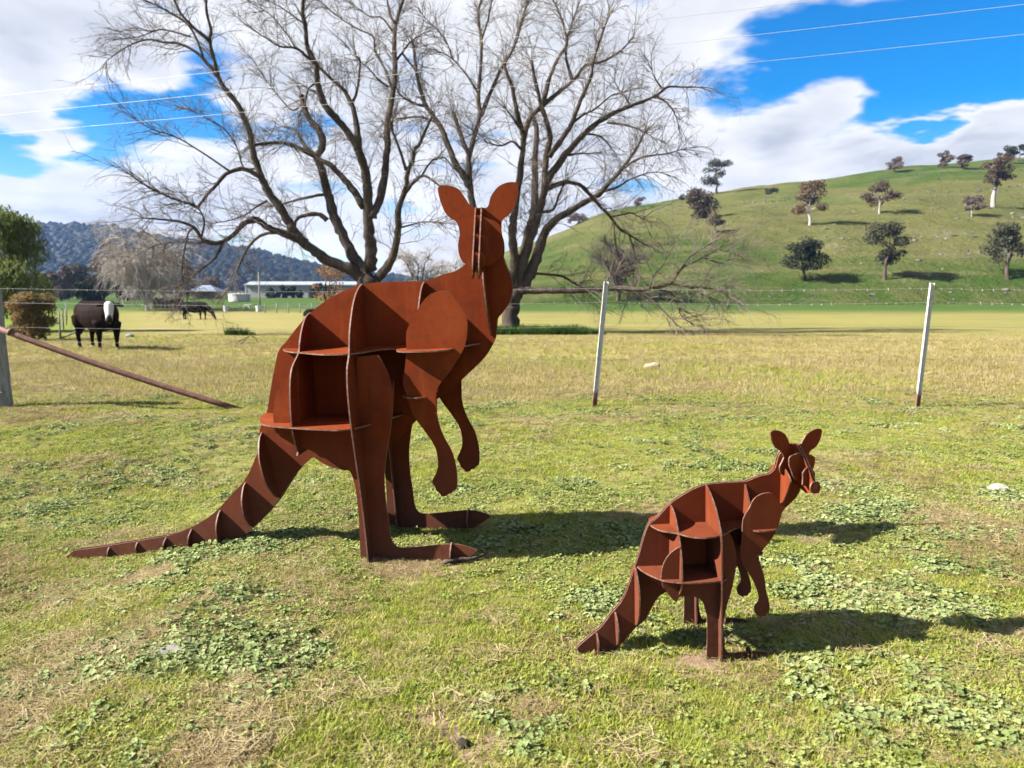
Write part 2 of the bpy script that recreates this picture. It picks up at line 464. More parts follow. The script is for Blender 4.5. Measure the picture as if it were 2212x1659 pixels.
RX = [(v - 1106) / 1662 for v in (-1500, -600, 0, 95, 200, 270, 330, 400, 470, 560, 640, 720, 850, 1000, 1250, 1500)]
RA = [(640 - v) / 1662 for v in (500, 480, 494, 497, 497, 504, 518, 530, 536, 552, 574, 592, 610, 624, 640, 650)]
def ridge_z(x, y):
    x = np.asarray(x, float); y = np.asarray(y, float)
    tt = x / np.maximum(y, 1)
    zc = CAM_H + 950 * np.interp(tt, RX, RA)
    s = np.clip((y - 520) / 430, 0, 1)
    z = 3.0 + (zc - 3.0) * s ** 1.15
    z = np.where(y > 950, zc - (y - 950) * .25, z)
    return z + (vnoise(x, y, 130, 8) - .5) * 18 * s * (1 - sstep(880, 950, y)) - 2
def build_ridge():
    ts = np.linspace(-1.5, 0.14, 140); ys = np.linspace(500, 1250, 70)
    T, Y = np.meshgrid(ts, ys, indexing='ij'); X = T * Y
    V = np.stack([X, Y, ridge_z(X, Y)], -1).reshape(-1, 3)
    na, nb = T.shape
    i, j = np.meshgrid(np.arange(na - 1), np.arange(nb - 1), indexing='ij')
    Fq = np.stack([i * nb + j, (i + 1) * nb + j, (i + 1) * nb + j + 1, i * nb + j + 1], -1).reshape(-1, 4)
    o = np_mesh("hills", V, Fq, RIDGE, smooth=True)
    tag(o, "dark blue forested range across the valley", kind='structure')
    # the wood on it: a mass of crowns
    rng = np.random.default_rng(11)
    n = 9000
    T = rng.uniform(-1.0, 0.13, n); Y = 510 + 450 * np.sqrt(rng.uniform(0, 1, n)); X = T * Y
    keep = ridge_z(X, Y) > 3.2
    T, Y, X = T[keep], Y[keep], X[keep]; n = len(X)
    bm = bmesh.new(); bmesh.ops.create_icosphere(bm, subdivisions=1, radius=1)
    bm.verts.ensure_lookup_table()
    B = np.array([v.co[:] for v in bm.verts]); Fi = np.array([[v.index for v in f.verts] for f in bm.faces]); bm.free()
    nv = len(B)
    h = rng.uniform(4.5, 8.0, n); wd = h * rng.uniform(.55, .95, n)
    cen = np.stack([X, Y, ridge_z(X, Y) + h * .75], 1)
    lump = 1 + rng.uniform(-.28, .24, (n, nv))
    V = B[None] * lump[:, :, None] * np.stack([wd, wd, h * .72], 1)[:, None, :] + cen[:, None, :]
    Fq = (Fi[None] + (np.arange(n) * nv)[:, None, None]).reshape(-1, 3)
    fo = np_mesh("forest", V.reshape(-1, 3), Fq, leafmat("forest_leaves", [(0.008, 0.015, 0.011), (0.013, 0.021, 0.014), (0.024, 0.032, 0.018)], 0.1, 0.02), smooth=True)  # crown colours darkened all over to stand for cloud shadow
    tag(fo, "dense eucalypt forest covering the far range", "forest", kind='stuff')
build_ridge()

# ------------------------------------------------------------------ the two steel kangaroos
def plate(name, pts, o, ex, ey, th, parent, smooth=True, per=3, corner=48, mats=None):
    """flat plate cut to an outline: pts are (a, b) along ex, ey from o; th its thickness"""
    if smooth: pts = smooth_loop(pts, per, corner)
    o, ex, ey = Vector(o), Vector(ex), Vector(ey); en = ex.cross(ey).normalized()
    n = len(pts)
    area = sum(pts[i - 1][0] * pts[i][1] - pts[i][0] * pts[i - 1][1] for i in range(n))
    if area < 0: pts = pts[::-1]
    V = [o + ex * a_ + ey * b_ + en * th / 2 for a_, b_ in pts] + [o + ex * a_ + ey * b_ - en * th / 2 for a_, b_ in pts]
    Fc = [tuple(range(n)), tuple(range(2 * n - 1, n - 1, -1))]
    mi = [0, 0]
    for i in range(n):
        j = (i + 1) % n
        Fc.append((i, i + n, j + n, j)); mi.append(1)
    return mesh_obj(name, V, Fc, mats or [RUST, EDGE], parent, midx=mi)
def rib(name, A, B, prof, th, parent, n0=0.0, per=3):
    """cross plate on the line A-B of the body plate; prof = (fraction along, half width)"""
    A = Vector((A[0], n0, A[1])); B = Vector((B[0], n0, B[1])); d = B - A; L = d.length; d.normalize()
    pts = [(t_ * L, w_) for t_, w_ in prof] + [(t_ * L, -w_) for t_, w_ in reversed(prof) if w_ > 1e-4]
    return plate(name, pts, A, d, (0, 1, 0), th, parent, per=per, corner=60)
LENS = [(0, 0.012), (.06, .42), (.16, .68), (.32, .93), (.5, 1), (.68, .93), (.84, .68), (.94, .42), (1, .012)]
def shelf(name, org, prof, pitch, th, parent, nside=None):
    k = math.radians(pitch)
    pts = [(a_, b_) for a_, b_ in prof] + [(a_, -b_) for a_, b_ in reversed(prof) if b_ > 1e-4]
    return plate(name, pts, (org[0], 0, org[1]), (math.cos(k), 0, math.sin(k)), (0, 1, 0), th, parent, corner=75)
def sculpture(label, org, theta, lean, S):
    """frame: x forward along the spine, y towards the right flank, z up"""
    th = math.radians(theta); l = math.radians(lean)
    u = Vector((math.cos(th), math.sin(th), 0)); n0 = Vector((math.sin(th), -math.cos(th), 0)); z0 = Vector((0, 0, 1))
    z = z0 * math.cos(l) + n0 * math.sin(l); n = n0 * math.cos(l) - z0 * math.sin(l)
    # right-handed local frame: x = u, y = -n, z
    root = thing("kangaroo_sculpture", label, "sculpture", org)
    M = Matrix((( u.x, -n.x, z.x), (u.y, -n.y, z.y), (u.z, -n.z, z.z)))
    root.rotation_euler = M.to_euler()
    return root
def Y(pts): return pts
def build_roo(root, D, pre, c):
    T = c['th']
    X = (1, 0, 0); Z = (0, 0, 1)
    for s in (1, -1):   # the twin body plates
        plate("body_plate", D[pre + '_spine'], (0, -s * c['gap'], 0), X, Z, T, root)
    for s in (1, -1):   # haunch, leg and foot of each side
        lp = plate("leg_plate", D[pre + '_haunch'], (0, -s * c['leg_n'], 0), X, Z, T, root)
        t0, t1, tw = c['toe']
        rib("toe_rib", t0, t1, [(f, w_ * tw) for f, w_ in LENS], T, lp, -s * c['leg_n'])
    plate("arm_plate", D[pre + '_arm'], (0, -c['arm_n'], 0), X, Z, T, root)
    plate("arm_plate", D[pre + '_arm'], (c['far_arm'], c['arm_n'], c.get('far_arm_z', 0)), X, Z, T, root)
    rib("rib_plate", *c['r1'], T, root)
    # second rib runs on down both legs
    A, B, outer, inner = c['r2']
    A = Vector((A[0], 0, A[1])); B = Vector((B[0], 0, B[1])); d = (B - A); L = d.length; d.normalize()
    ptsr = [(f * L, w_) for f, w_ in outer] + [(f * L, w_) for f, w_ in inner]
    ptsr += [(f * L, -w_) for f, w_ in reversed(inner) if w_ > 1e-4] + [(f * L, -w_) for f, w_ in reversed(outer) if w_ > 1e-4]
    plate("rib_plate", ptsr, A, d, (0, 1, 0), T, root, corner=55)
    rib("rib_plate", *c['r3'], T, root)
    rib("neck_plate", *c['neck'], T, root)
    for A, B, w in c['tail']:
        rib("tail_rib", A, B, [(f, q * w) for f, q in LENS], T, root)
    shelf("shelf_plate", *c['upper'], T, root)
    shelf("shelf_plate", *c['lower'], T, root)
    u0, u1, zz, nn = c['arm_shelf']
    for s in (1, -1):
        du = 0 if s > 0 else c['far_arm']
        plate("arm_shelf", [(u0 + du, .02), (u0 + .02 + du, nn * .8), ((u0 + u1) / 2 + du, nn), (u1 + du, nn * .85), (u1 + .01 + du, .02)], (0, 0, zz), X, (0, -s, 0), T, root, corner=70)

G = {"b_spine":[[0.5005,1.6551],[0.496,1.627],[0.4419,1.591],[0.3671,1.5711],[0.3084,1.5469],[0.2582,1.5373],[0.141,1.5351],[0.0146,1.5296],[-0.0874,1.5192],[-0.1562,1.4987],[-0.2347,1.4633],[-0.3051,1.4243],[-0.3766,1.3742],[-0.4311,1.3238],[-0.4865,1.2646],[-0.5428,1.1965],[-0.5896,1.1451],[-0.6164,1.0634],[-0.6452,0.9508],[-0.6692,0.8459],[-0.6869,0.7754],[-0.7344,0.6752],[-0.7348,0.6074],[-0.7539,0.5465],[-0.803,0.4387],[-0.8547,0.3568],[-0.9215,0.2894],[-1.0143,0.1933],[-1.0815,0.1363],[-1.1647,0.0825],[-1.2061,0.0613],[-1.2887,0.0268],[-1.3791,-0.0001],[-1.4529,-0.0146],[-1.5684,-0.0387],[-1.6511,-0.0536],[-1.7511,-0.0733],[-1.8599,-0.0934],[-1.9606,-0.1092],[-2.0044,-0.1311],[-2.0321,-0.1567],[-2.0392,-0.184],[-1.9432,-0.1804],[-1.8015,-0.1686],[-1.6927,-0.1482],[-1.5765,-0.1277],[-1.3879,-0.1047],[-1.217,-0.0785],[-1.0326,-0.0639],[-0.8933,0.0084],[-0.8106,0.0742],[-0.7111,0.1711],[-0.6364,0.2586],[-0.5526,0.3838],[-0.5035,0.4459],[-0.4476,0.4987],[-0.4144,0.5173],[-0.332,0.4675],[-0.1995,0.4439],[-0.0648,0.5003],[0.0435,0.5909],[0.1865,0.733],[0.3098,0.8597],[0.3703,0.9034],[0.4305,0.9508],[0.5076,1.0234],[0.6009,1.1163],[0.6601,1.2244],[0.6709,1.3231],[0.6942,1.3558],[0.7398,1.4209],[0.7566,1.4936],[0.7488,1.558],[0.7207,1.6221],[0.6968,1.6859],[0.6404,1.7339],[0.5426,1.7346]],"b_haunch":[[-0.3868,1.0694],[-0.4198,1.0369],[-0.4625,1.0122],[-0.4894,0.9755],[-0.5089,0.9265],[-0.5222,0.8692],[-0.5296,0.8281],[-0.5293,0.7909],[-0.5273,0.7539],[-0.5206,0.7251],[-0.5043,0.7171],[-0.4931,0.6925],[-0.4738,0.6638],[-0.4493,0.6519],[-0.4153,0.6609],[-0.3827,0.645],[-0.3539,0.6373],[-0.3293,0.6295],[-0.3009,0.6135],[-0.2769,0.5933],[-0.2358,0.5818],[-0.1788,0.5581],[-0.13,0.5343],[-0.1026,0.4975],[-0.085,0.4185],[-0.0765,0.3178],[-0.0722,0.2161],[-0.072,0.1135],[-0.0698,-0.0028],[0.0068,-0.0259],[0.0824,-0.023],[0.2496,-0.0079],[0.4604,0.0044],[0.5059,0.0275],[0.5472,0.0545],[0.5843,0.0856],[0.5398,0.1052],[0.4666,0.1195],[0.3763,0.1121],[0.2523,0.095],[0.1692,0.0877],[0.128,0.0991],[0.1045,0.1453],[0.0951,0.2384],[0.0821,0.3477],[0.0781,0.4729],[0.0899,0.5809],[0.1097,0.688],[0.1297,0.8022],[0.144,0.9233],[0.147,1.0191],[0.1392,0.9754],[0.1252,1.0389],[0.1029,1.0942],[0.069,1.157],[-0.0518,1.1466],[-0.0495,0.7951],[-0.3842,0.7754],[-0.377,1.0671]],"b_arm":[[0.4134,1.493],[0.4524,1.4853],[0.4906,1.4353],[0.5211,1.3892],[0.5401,1.3506],[0.5407,1.2885],[0.5344,1.234],[0.522,1.1987],[0.5138,1.179],[0.4812,1.1236],[0.4363,1.0599],[0.3789,0.9835],[0.3613,0.915],[0.3616,0.9269],[0.3749,0.7978],[0.4053,0.7087],[0.4443,0.6358],[0.4672,0.5539],[0.4738,0.4712],[0.4689,0.4211],[0.4524,0.4106],[0.4398,0.3952],[0.4251,0.3932],[0.4109,0.3793],[0.3862,0.3753],[0.3743,0.3934],[0.3582,0.4056],[0.3489,0.4304],[0.3346,0.4493],[0.3417,0.4762],[0.3563,0.5057],[0.3697,0.5599],[0.3554,0.6504],[0.3006,0.7394],[0.238,0.828],[0.2082,0.9248],[0.1934,0.9729],[0.1867,1.0172],[0.2009,1.0893],[0.2116,1.1847],[0.2143,1.2792],[0.2522,1.3497],[0.2936,1.4197],[0.3342,1.4661],[0.374,1.4868]],"b_r1top":[[-0.4033,1.3599]],"b_r2top":[[-0.0813,1.5224]],"b_r3top":[[0.2624,1.5373]],"b_neck":[[0.6079,1.5723],[0.6424,1.2362]],"b_tail":[[-0.7234,0.6679],[-0.6364,0.2586],[-0.8428,0.361],[-0.8106,0.0742],[-1.0109,0.1856],[-1.0087,-0.0631],[-1.1981,0.0616],[-1.2167,-0.0745],[-1.3669,0.0019],[-1.3878,-0.1031],[-1.5558,-0.0342],[-1.5679,-0.1234],[-1.7429,-0.073],[-1.7553,-0.1587]],"b_toe":[[0.4642,0.1254],[0.4621,0.0062]],"b_legr2":[[-0.0503,0.7747],[-0.0209,0.4704],[0.0072,-0.0129]],"bh_ear":[[-0.1087,-0.0466],[-0.1257,-0.0235],[-0.1551,-0.0066],[-0.1795,0.0224],[-0.1915,0.049],[-0.2035,0.0827],[-0.2129,0.1188],[-0.2163,0.1499],[-0.2026,0.1614],[-0.183,0.163],[-0.1536,0.1606],[-0.1193,0.1521],[-0.095,0.1353],[-0.0804,0.1137],[-0.0634,0.0896],[-0.0488,0.0655],[-0.0317,0.0511],[-0.017,0.0426],[0.0199,0.0449],[0.0444,0.0425],[0.0568,0.0557],[0.0617,0.0749],[0.0692,0.1013],[0.0839,0.1253],[0.106,0.1516],[0.1354,0.1694],[0.1697,0.1789],[0.2015,0.1788],[0.2173,0.1704],[0.2174,0.1345],[0.2137,0.0986],[0.2015,0.0602],[0.1843,0.0266],[0.1647,0.0025],[0.145,-0.0095],[0.1327,-0.024],[0.1278,-0.0433],[0.1302,-0.0958],[0.1413,-0.1353],[0.1445,-0.1827],[0.1364,-0.2303],[0.1122,-0.2621],[0.0559,-0.274],[-0.0166,-0.2699],[-0.0649,-0.258],[-0.0889,-0.2381],[-0.1047,-0.1983],[-0.1083,-0.1508],[-0.0999,-0.1034],[-0.1021,-0.0719]],"bh_p2":[[-0.0986,-0.0569],[-0.0851,-0.0427],[-0.0584,-0.0261],[-0.0269,-0.0096],[0.0046,-0.002],[0.0263,-0.0073],[0.0577,-0.0216],[0.089,-0.0299],[0.1083,-0.043],[0.1276,-0.0668],[0.1293,-0.1018],[0.1386,-0.1716],[0.1149,-0.2338],[0.0595,-0.265],[-0.0038,-0.2728],[-0.0433,-0.2649],[-0.078,-0.2376],[-0.0919,-0.2025],[-0.0955,-0.1558],[-0.0896,-0.1092],[-0.0949,-0.0705]],"bh_p3":[[-0.0541,-0.1641],[-0.0421,-0.1427],[-0.0123,-0.1135],[0.0193,-0.1089],[0.0469,-0.1311],[0.0665,-0.1642],[0.0672,-0.1954],[0.0504,-0.2305],[0.0187,-0.254],[-0.0091,-0.2578],[-0.0289,-0.2461],[-0.0426,-0.2265],[-0.0523,-0.1953]],"bh_p4":[[-0.0328,-0.2248],[-0.0113,-0.2114],[0.0197,-0.2076],[0.0429,-0.221],[0.0506,-0.2421],[0.0466,-0.2728],[0.031,-0.2882],[-0.0001,-0.2862],[-0.0233,-0.2651]],"bh_ys":[0.045,-0.002,-0.109,-0.208,-0.29,-0.331],"bh_pos":[0.5711,0.0199,1.8847],"bh_px":[[[-0.0114,0.0168],[0.0189,0.0167]],[[-0.0095,-0.2267],[0.0216,-0.2268]]],"s_spine":[[0.3,0.8287],[0.2909,0.818],[0.282,0.8025],[0.276,0.7784],[0.2691,0.7495],[0.2565,0.7352],[0.2399,0.7258],[0.2085,0.7204],[0.1608,0.702],[0.1392,0.6976],[0.0724,0.695],[-0.0075,0.6901],[-0.0601,0.6752],[-0.1122,0.6476],[-0.1639,0.6119],[-0.2023,0.5692],[-0.2279,0.5429],[-0.2506,0.5267],[-0.2689,0.4731],[-0.2838,0.4123],[-0.2959,0.3717],[-0.302,0.3514],[-0.3111,0.3174],[-0.3327,0.2492],[-0.358,0.1947],[-0.397,0.1475],[-0.4359,0.0931],[-0.4622,0.0697],[-0.5017,0.0362],[-0.5346,0.006],[-0.5376,-0.015],[-0.4805,-0.0245],[-0.44,-0.0368],[-0.3635,0.0023],[-0.2947,0.0806],[-0.2552,0.1141],[-0.2296,0.1621],[-0.2042,0.21],[-0.1712,0.2332],[-0.1304,0.2213],[-0.0422,0.2182],[0.0579,0.2636],[0.123,0.331],[0.1488,0.3614],[0.1751,0.3813],[0.2223,0.3937],[0.2473,0.4379],[0.2857,0.4849],[0.3031,0.5393],[0.3148,0.5732],[0.3379,0.5964],[0.3612,0.6205],[0.377,0.6447],[0.381,0.6593],[0.3777,0.6741],[0.3467,0.6992],[0.3345,0.7385],[0.3247,0.8234]],"s_haunch":[[-0.1618,0.4802],[-0.1812,0.4723],[-0.2059,0.4503],[-0.224,0.4216],[-0.2325,0.3892],[-0.2346,0.3565],[-0.2308,0.3367],[-0.2237,0.3134],[-0.2105,0.3031],[-0.2049,0.2897],[-0.1936,0.2761],[-0.1769,0.2569],[-0.1672,0.2566],[-0.1582,0.2748],[-0.1263,0.2803],[-0.0905,0.2711],[-0.0639,0.2515],[-0.053,0.2244],[-0.0439,0.1906],[-0.0383,0.103],[-0.0375,0.0045],[0.0417,-0.0024],[0.1141,0.0013],[0.1801,0.0053],[0.2332,0.0064],[0.2663,0.0098],[0.2389,0.0233],[0.1787,0.0327],[0.1126,0.0308],[0.06,0.0296],[0.0431,0.0385],[0.0317,0.073],[0.0266,0.1139],[0.0271,0.1745],[0.0375,0.2344],[0.0539,0.3005],[0.0638,0.3664],[0.0678,0.419],[0.0627,0.4585],[0.0512,0.4981],[0.0356,0.5297],[-0.0064,0.5205],[0.0108,0.3365],[-0.1444,0.3351]],"s_arm":[[0.093,0.5289],[0.0927,0.5616],[0.0966,0.5876],[0.1173,0.6261],[0.1318,0.6581],[0.1534,0.677],[0.1853,0.686],[0.2115,0.6802],[0.2269,0.6591],[0.2439,0.6229],[0.2486,0.5967],[0.244,0.5641],[0.2383,0.5479],[0.2211,0.5057],[0.1938,0.4669],[0.1723,0.4411],[0.1664,0.428],[0.1711,0.4013],[0.1863,0.3609],[0.1987,0.3137],[0.2038,0.28],[0.2155,0.2459],[0.2227,0.2118],[0.2213,0.1881],[0.2123,0.1817],[0.2062,0.1717],[0.1943,0.1722],[0.1866,0.1663],[0.177,0.1742],[0.1695,0.1785],[0.16,0.1952],[0.1608,0.2175],[0.1732,0.2339],[0.1755,0.254],[0.1675,0.2812],[0.1489,0.3221],[0.1203,0.3697],[0.0955,0.4103],[0.0893,0.4436],[0.0916,0.4896]],"s_r1top":[[-0.1652,0.6106]],"s_r2top":[[-0.0193,0.687]],"s_r3top":[[0.1474,0.6961]],"s_neck":[[0.3021,0.7185],[0.3057,0.5996]],"s_tail":[[-0.3033,0.348],[-0.2936,0.091],[-0.3825,0.1574],[-0.3704,0.0097],[-0.4582,0.0695],[-0.4481,-0.0344]],"s_legr2":[[0.0137,0.3284],[0.0081,0.0127]],"sh_prof":[[-0.0054,0.0787],[0.0169,0.0799],[0.0314,0.0669],[0.049,0.044],[0.0667,0.0165],[0.0785,-0.0024],[0.0933,-0.0301],[0.1053,-0.0557],[0.1115,-0.0615],[0.1141,-0.0703],[0.11,-0.0946],[0.0919,-0.1068],[0.076,-0.1127],[0.0619,-0.1027],[0.0337,-0.0897],[0.0019,-0.0699],[-0.0182,-0.0643],[-0.0359,-0.0533],[-0.0451,0.0178],[-0.0302,0.0638]],"sh_ear":[0.0003,[[-0.145,0.1373],[-0.1335,0.1444],[-0.1059,0.143],[-0.0741,0.133],[-0.0523,0.1191],[-0.0369,0.0988],[-0.027,0.0812],[-0.0038,0.08],[0.0254,0.0734],[0.0472,0.0724],[0.0607,0.089],[0.0779,0.1066],[0.1029,0.1187],[0.1396,0.1262],[0.1699,0.1234],[0.1782,0.1141],[0.1725,0.0877],[0.159,0.0646],[0.1376,0.0472],[0.1157,0.0398],[0.1016,0.0291],[0.0954,0.0104],[0.1042,-0.0101],[0.1021,-0.0343],[0.0848,-0.0517],[0.0489,-0.0643],[0.0237,-0.0696],[-0.0016,-0.0676],[-0.0236,-0.06],[-0.0527,-0.048],[-0.071,-0.0374],[-0.0806,-0.0219],[-0.0798,-0.0055],[-0.0669,0.012],[-0.0573,0.0275],[-0.0689,0.0453],[-0.0873,0.0615],[-0.1052,0.0704],[-0.1233,0.0863],[-0.1384,0.1112]]],"sh_p2":[0.046,[[-0.0837,0.034],[-0.0738,0.0422],[-0.0426,0.0481],[-0.018,0.0513],[0.0034,0.0513],[0.0293,0.0402],[0.0589,0.0322],[0.0782,0.0181],[0.0778,-0.0034],[0.0734,-0.0197],[0.0597,-0.0325],[0.0248,-0.0545],[-0.0247,-0.0648],[-0.0469,-0.0501],[-0.0585,-0.0346],[-0.0704,-0.012],[-0.0801,0.0032],[-0.0835,0.02]]],"sh_p3":[0.0785,[[-0.0106,-0.0047],[0.0072,-0.0045],[0.0186,-0.0141],[0.038,-0.033],[0.0388,-0.0449],[0.0261,-0.0694],[-0.002,-0.0799],[-0.0198,-0.0799],[-0.038,-0.0728],[-0.037,-0.0612],[-0.0367,-0.0402],[-0.0394,-0.0258],[-0.0278,-0.0132]]],"sh_p4":[0.1095,[[-0.0126,-0.0579],[-0.0261,-0.0678],[-0.0304,-0.0836],[-0.0204,-0.0989],[-0.0021,-0.1061],[0.0231,-0.1073],[0.033,-0.0945],[0.0318,-0.0778],[0.0199,-0.0621],[0.0053,-0.0591]]],"sh_pos":[0.3419,0.0089,0.7752]}
def lerp_prof(top, bot, pts):
    """(z, w) pairs -> fraction along a top-bottom line"""
    return [((top - z) / (top - bot), w) for z, w in pts]
big = sculpture("tall rusty steel plate kangaroo sculpture with its head turned to face forward", (-.74, 4.42, 0), -6, 3.0, 1)
bt = G['b_tail']
cB = dict(th=.008, gap=.017, leg_n=.285, arm_n=.245, far_arm=.05,
  toe=((.4421, .128), (.4404, .002), .055),
  r1=((-.402, 1.3605), (-.385, .61), lerp_prof(1.3605, .61, [(1.3605, 0), (1.347, .06), (1.315, .112), (1.265, .158), (1.21, .192), (1.155, .22), (1.09, .325), (1.0, .37), (.86, .388), (.774, .385), (.70, .365), (.63, .33), (.61, .29)])),
  r2=((-.09, 1.522), (.0, -.03), lerp_prof(1.522, -.03, [(1.522, 0), (1.507, .07), (1.475, .14), (1.42, .21), (1.35, .268), (1.27, .318), (1.165, .36), (1.10, .41), (1.0, .435), (.9, .44), (.774, .435), (.65, .42), (.5, .40), (.3, .38), (.1, .375), (-.03, .375)]),
      lerp_prof(1.522, -.03, [(-.03, .235), (.3, .232), (.5, .225), (.6, .2), (.66, .1), (.68, 0)])),
  r3=((.266, 1.5377), (.262, .95), lerp_prof(1.5377, .95, [(1.5377, 0), (1.52, .065), (1.48, .12), (1.40, .175), (1.30, .215), (1.18, .24), (1.05, .24), (.97, .2), (.95, .1)])),
  neck=(G['b_neck'][0], G['b_neck'][1], [(-.1, .05), (.0, .125), (.25, .135), (.6, .12), (.9, .085), (1.0, .04)]),
  tail=[(bt[i * 2], bt[i * 2 + 1], w) for i, w in enumerate((.15, .115, .095, .066, .05, .042, .04))],
  upper=((-.576, 1.151), [(0, 0), (.05, .10), (.12, .18), (.21, .24), (.33, .325), (.40, .352), (.51, .352), (.575, .28), (.62, .20), (.67, .17), (.715, .19), (.745, .28), (.80, .32), (.90, .33), (1.0, .315), (1.045, .25), (1.08, .15), (1.13, .05), (1.17, 0)], 2.0),
  lower=((-.691, .774), [(0, 0), (.015, .11), (.05, .22), (.10, .305), (.16, .35), (.23, .375), (.306, .395), (.4, .418), (.5, .432), (.606, .432), (.68, .345), (.77, .14), (.83, 0)], .5),
  arm_shelf=(.155, .325, .925, .275))
build_roo(big, G, 'b', cB)
def head(root, pos, yaw, prof, prof_x, plates, th):
    """yaw: turn of the muzzle from straight towards the viewer's side of the spine"""
    h = bpy.data.objects.new("head", None); link(h, root)
    Mi = root.rotation_euler.to_matrix().inverted()
    hd = Mi @ Vector((math.sin(yaw), -math.cos(yaw), 0)); sd = Mi @ Vector((math.cos(yaw), math.sin(yaw), 0)); zd = Mi @ Vector((0, 0, 1))
    o = Vector((pos[0], -pos[1], pos[2]))
    for s_ in prof_x:
        plate("muzzle_plate", prof, o + sd * s_, hd, zd, th, h)
    for nm, s_, pts in plates:
        plate(nm, pts, o + hd * s_, sd, zd, th, h)
    return h
head(big, G['bh_pos'], math.radians(-1), [(-.06, .01), (-.03, .04), (.0, .048), (.03, .04), (.075, .002), (.12, -.05), (.17, -.108), (.25, -.205), (.29, -.245), (.305, -.285), (.30, -.325), (.27, -.345), (.2, -.32), (.1, -.275), (0, -.26), (-.06, -.2)],
     (-.0110, .0205), [("ear_plate", 0, G['bh_ear']), ("brow_plate", .075, G['bh_p2']), ("cheek_plate", .17, G['bh_p3']), ("nose_plate", .25, G['bh_p4'])], .007)

small = sculpture("small rusty steel plate joey sculpture standing beside the taller kangaroo", (.805, 3.10, 0), 5, 2.0, .43)
st_ = G['s_tail']
cS = dict(th=.006, gap=.007, leg_n=.15, arm_n=.13, far_arm=.03, far_arm_z=-.03,
  toe=((.14, .05), (.14, -.002), .03),
  r1=((-.162, .608), (-.158, .27), lerp_prof(.608, .27, [(.608, 0), (.60, .036), (.58, .07), (.55, .10), (.523, .122), (.47, .155), (.41, .175), (.347, .183), (.31, .175), (.28, .15), (.27, .12)])),
  r2=((-.018, .687), (.016, -.02), lerp_prof(.687, -.02, [(.687, 0), (.676, .042), (.65, .088), (.61, .135), (.57, .165), (.53, .185), (.47, .19), (.40, .19), (.347, .19), (.28, .19), (.15, .186), (-.02, .184)]),
      lerp_prof(.687, -.02, [(-.02, .122), (.15, .12), (.24, .1), (.27, .05), (.275, 0)])),
  r3=((.1457, .698), (.146, .42), lerp_prof(.698, .42, [(.698, 0), (.65, .045), (.6, .08), (.55, .105), (.5, .112), (.44, .09), (.42, .04)])),
  neck=((.2967, .735), (.2999, .604), [(-.2, .03), (0, .085), (.12, .098), (.5, .072), (.9, .036), (1.0, .01)]),
  tail=[(st_[0], st_[1], .085), (st_[2], st_[3], .062), (st_[4], st_[5], .042)],
  upper=((-.248, .523), [(0, 0), (.012, .05), (.03, .085), (.082, .122), (.111, .16), (.155, .185), (.205, .185), (.249, .165), (.291, .13), (.335, .095), (.365, .11), (.404, .148), (.475, .14), (.505, .08), (.53, 0)], 1.5),
  lower=((-.296, .347), [(0, 0), (.012, .06), (.04, .12), (.07, .16), (.108, .178), (.152, .19), (.229, .192), (.31, .175), (.343, .12), (.367, .05), (.38, 0)], 0),
  arm_shelf=(.125, .19, .43, .137))
build_roo(small, G, 's', cS)
head(small, G['sh_pos'], math.radians(32), G['sh_prof'], (-.007, .007), [("ear_plate", *G['sh_ear']), ("brow_plate", *G['sh_p2']), ("cheek_plate", *G['sh_p3']), ("nose_plate", *G['sh_p4'])], .005)

# ------------------------------------------------------------------ trees
def tubes_np(P, R, sides=3):
    """P (n,s,3) polylines, R (n,s) radii -> vertices, quads"""
    n, s, _ = P.shape
    D = np.empty_like(P); D[:, 1:-1] = P[:, 2:] - P[:, :-2]; D[:, 0] = P[:, 1] - P[:, 0]; D[:, -1] = P[:, -1] - P[:, -2]
    D /= np.maximum(np.linalg.norm(D, axis=2, keepdims=True), 1e-9)
    ref = np.where(np.abs(D[:, :, 2:3]) < .9, np.array([0, 0, 1.0]), np.array([1.0, 0, 0]))
    B = np.cross(D, ref); B /= np.maximum(np.linalg.norm(B, axis=2, keepdims=True), 1e-9)
    C = np.cross(D, B)
    an = 2 * np.pi * np.arange(sides) / sides
    V = P[:, :, None, :] + (B[:, :, None, :] * np.cos(an)[None, None, :, None] + C[:, :, None, :] * np.sin(an)[None, None, :, None]) * R[:, :, None, None]
    idx = np.arange(n * s * sides).reshape(n, s, sides); nx = np.roll(idx, -1, axis=2)
    Fq = np.stack([idx[:, :-1], nx[:, :-1], nx[:, 1:], idx[:, 1:]], -1).reshape(-1, 4)
    return V.reshape(-1, 3), Fq
def grow(rng, base, dirs, length, r0, r1, segs, wobble, droop):
    """one polyline per base point; droop < 0 weeps, > 0 climbs"""
    n = len(base); P = np.empty((n, segs + 1, 3)); P[:, 0] = base
    d = dirs / np.linalg.norm(dirs, axis=1, keepdims=True)
    st = (length / segs)[:, None]
    for k in range(segs):
        d = d + rng.normal(0, wobble, (n, 3)); d[:, 2] += droop
        d /= np.linalg.norm(d, axis=1, keepdims=True)
        P[:, k + 1] = P[:, k] + d * st
    R = r0[:, None] + (r1 - r0)[:, None] * np.linspace(0, 1, segs + 1)[None]
    return P, R
